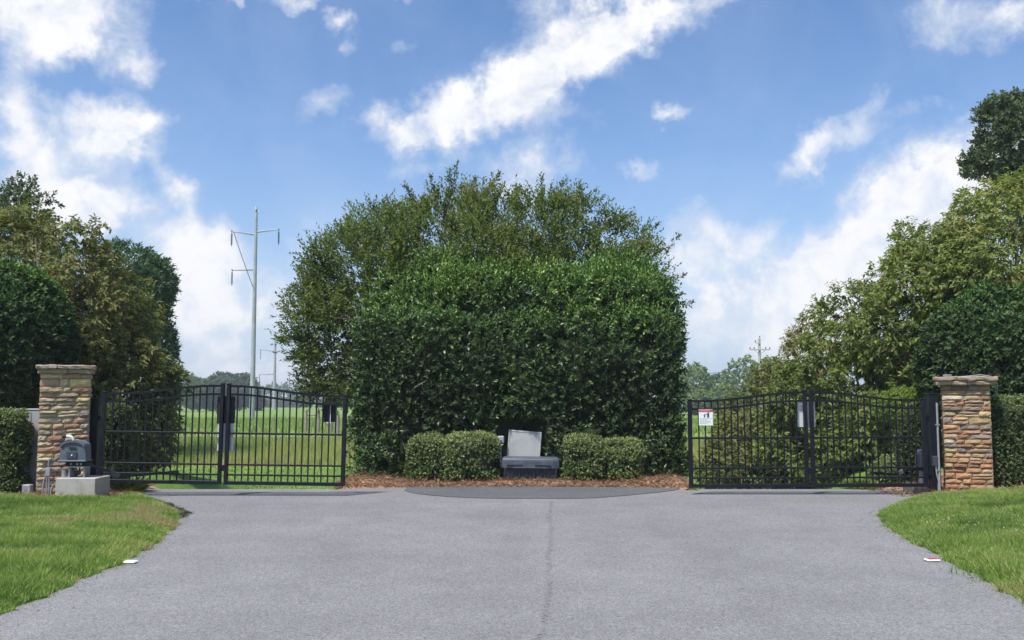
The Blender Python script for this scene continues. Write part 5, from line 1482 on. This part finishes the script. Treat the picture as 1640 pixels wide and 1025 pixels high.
D = 90; zb = float(prof(D)); X = at(1218, 640, D).x; zt_ = at(1218, 542, D).z; H = zt_ - zb
up_ = empty('wooden_utility_pole', (X, D, zb), 0, 'weathered utility pole with crossarms above the right gate', 'utility pole')
MB().tube([(0, 0, -.2), (0, 0, H)], [.17, .11], 10).build('shaft', M['pole_wood'], up_, True)
za = at(1218, 560, D).z - zb; zc_ = at(1218, 549, D).z - zb
MB().box(-1.0, 1.0, -.22, -.12, za - .06, za + .06, .01).build('crossarm', M['pole_wood'], up_)
MB().bar((-.45, -.15, zc_), (.0, -.15, zc_ - .05), .07, .07).build('crossarm', M['pole_wood'], up_)
mb_pins = [(-.95, za), (-.55, za), (.55, za), (.95, za), (-.42, zc_), (0, H)]
for (x_, z_) in mb_pins: MB().tube([(x_, -.17, z_ + .06), (x_, -.17, z_ + .13), (x_, -.17, z_ + .24)], [.03, .06, .04], 8).build('insulator', M['insul'], up_)
MB().bar((-.6, -.18, za), (0, -.14, za - .5), .04, .02).build('brace', M['galv'], up_)
MB().bar((.6, -.18, za), (0, -.14, za - .5), .04, .02).build('brace', M['galv'], up_)
zl = at(1228, 590, D).z - zb; pts = [(.62 + .32 * math.cos(t * PI / 8), -.15, zl + .38 * math.sin(t * PI / 8)) for t in range(17)]
MB().tube(pts, .035, 6, cap=False).build('cable_coil', M['insul'], up_)
MB().tube([(-.0, -.2, H * .62), (-14, 14, H * .62 - .8)], .03, 5).build('service_wire', M['insul'], up_)

# ------------------------------------------------------------------ farm fence in the field
def wood_brace(label, xa, xb, D, h, yref):
    a = at(xa, yref, D); b = at(xb, yref, D); z = float(prof(D))
    r = empty('fence_brace', (a.x, D, z), 0, label, 'fence', 'weathered timber fence braces in the field')
    L_ = b.x - a.x
    for x_ in (0, L_): MB().tube([(x_, 0, -.2), (x_, 0, h)], [.10, .085], 8).build('post', M['fence_wood'], r, True)
    MB().tube([(0.08, 0, h * .8), (L_ - .08, 0, h * .8)], .055, 7).build('rail', M['fence_wood'], r, True)
    MB().tube([(0.08, 0.02, h * .3), (L_ - .08, .02, h * .78)], .012, 5).build('tension_wire', M['galv'], r)
wood_brace('wider grey timber fence brace in the field left of the black gate plate', 490, 510, 55, 1.35, 680)
wood_brace('narrow grey timber fence brace below the black gate plate', 530, 541, 50.5, 1.2, 690)
fence = empty('wire_fence', (0, 51.5, float(prof(51.5))), 0, 'thin wire fence with slim steel posts crossing the field', 'fence')
for k in range(24):
    x_ = -34 + k * 3.0
    MB().tube([(0, 0, -.1), (0, 0, 1.15)], .025, 6).build('post', M['fence_wood'], fence, loc=(x_, 0, 0))
for z_ in (.4, .75, 1.1): MB().tube([(-34, .03, z_), (35, .03, z_)], .004, 4).build('wire', M['fence_wood'], fence)

# thin marker rods in the bank left and right
for (px_, D, yt, yb, lab) in ((512, 33, 737, 760, 'thin dark rod in the mown grass seen through the left gate'), (560, 33, 725, 757, 'thin rod beside the hedge seen past the left gate end'), (1082, 30, 702, 745, 'thin dark rod right of the hedge in the tan grass')):
    q = at(px_, yb, D); z = gz(q.x, D); t = at(px_, yt, D).z
    r = empty('marker_rod', (q.x, D, z), 0, lab, 'stake')
    MB().tube([(0, 0, -.05), (0, 0, t - z)], .012, 6).build('rod', M['black_matt'], r)
    MB().tube([(0, 0, t - z), (0, 0, t - z + .03)], .02, 6).build('rod_cap', M['black_matt'], r)

hz = MB().box(-6200, 6200, -500, 9200, -36, 31).build('haze', None); hz['kind'] = 'stuff'
hm = bpy.data.materials.new('haze_air'); hm.use_nodes = True
T = NT(hm.node_tree); ho_ = T.n('ShaderNodeOutputMaterial'); pv = T.n('ShaderNodeVolumePrincipled')
T.set(pv, 'Color', (.80, .86, .95)); T.set(pv, 'Density', .0006); T.t.links.new(pv.outputs[0], ho_.inputs['Volume'])
hz.data.materials.append(hm)

tot = sum(len(o.data.polygons) for o in SC.objects if o.type == 'MESH')
print('faces', tot, 'objects', len(SC.objects))
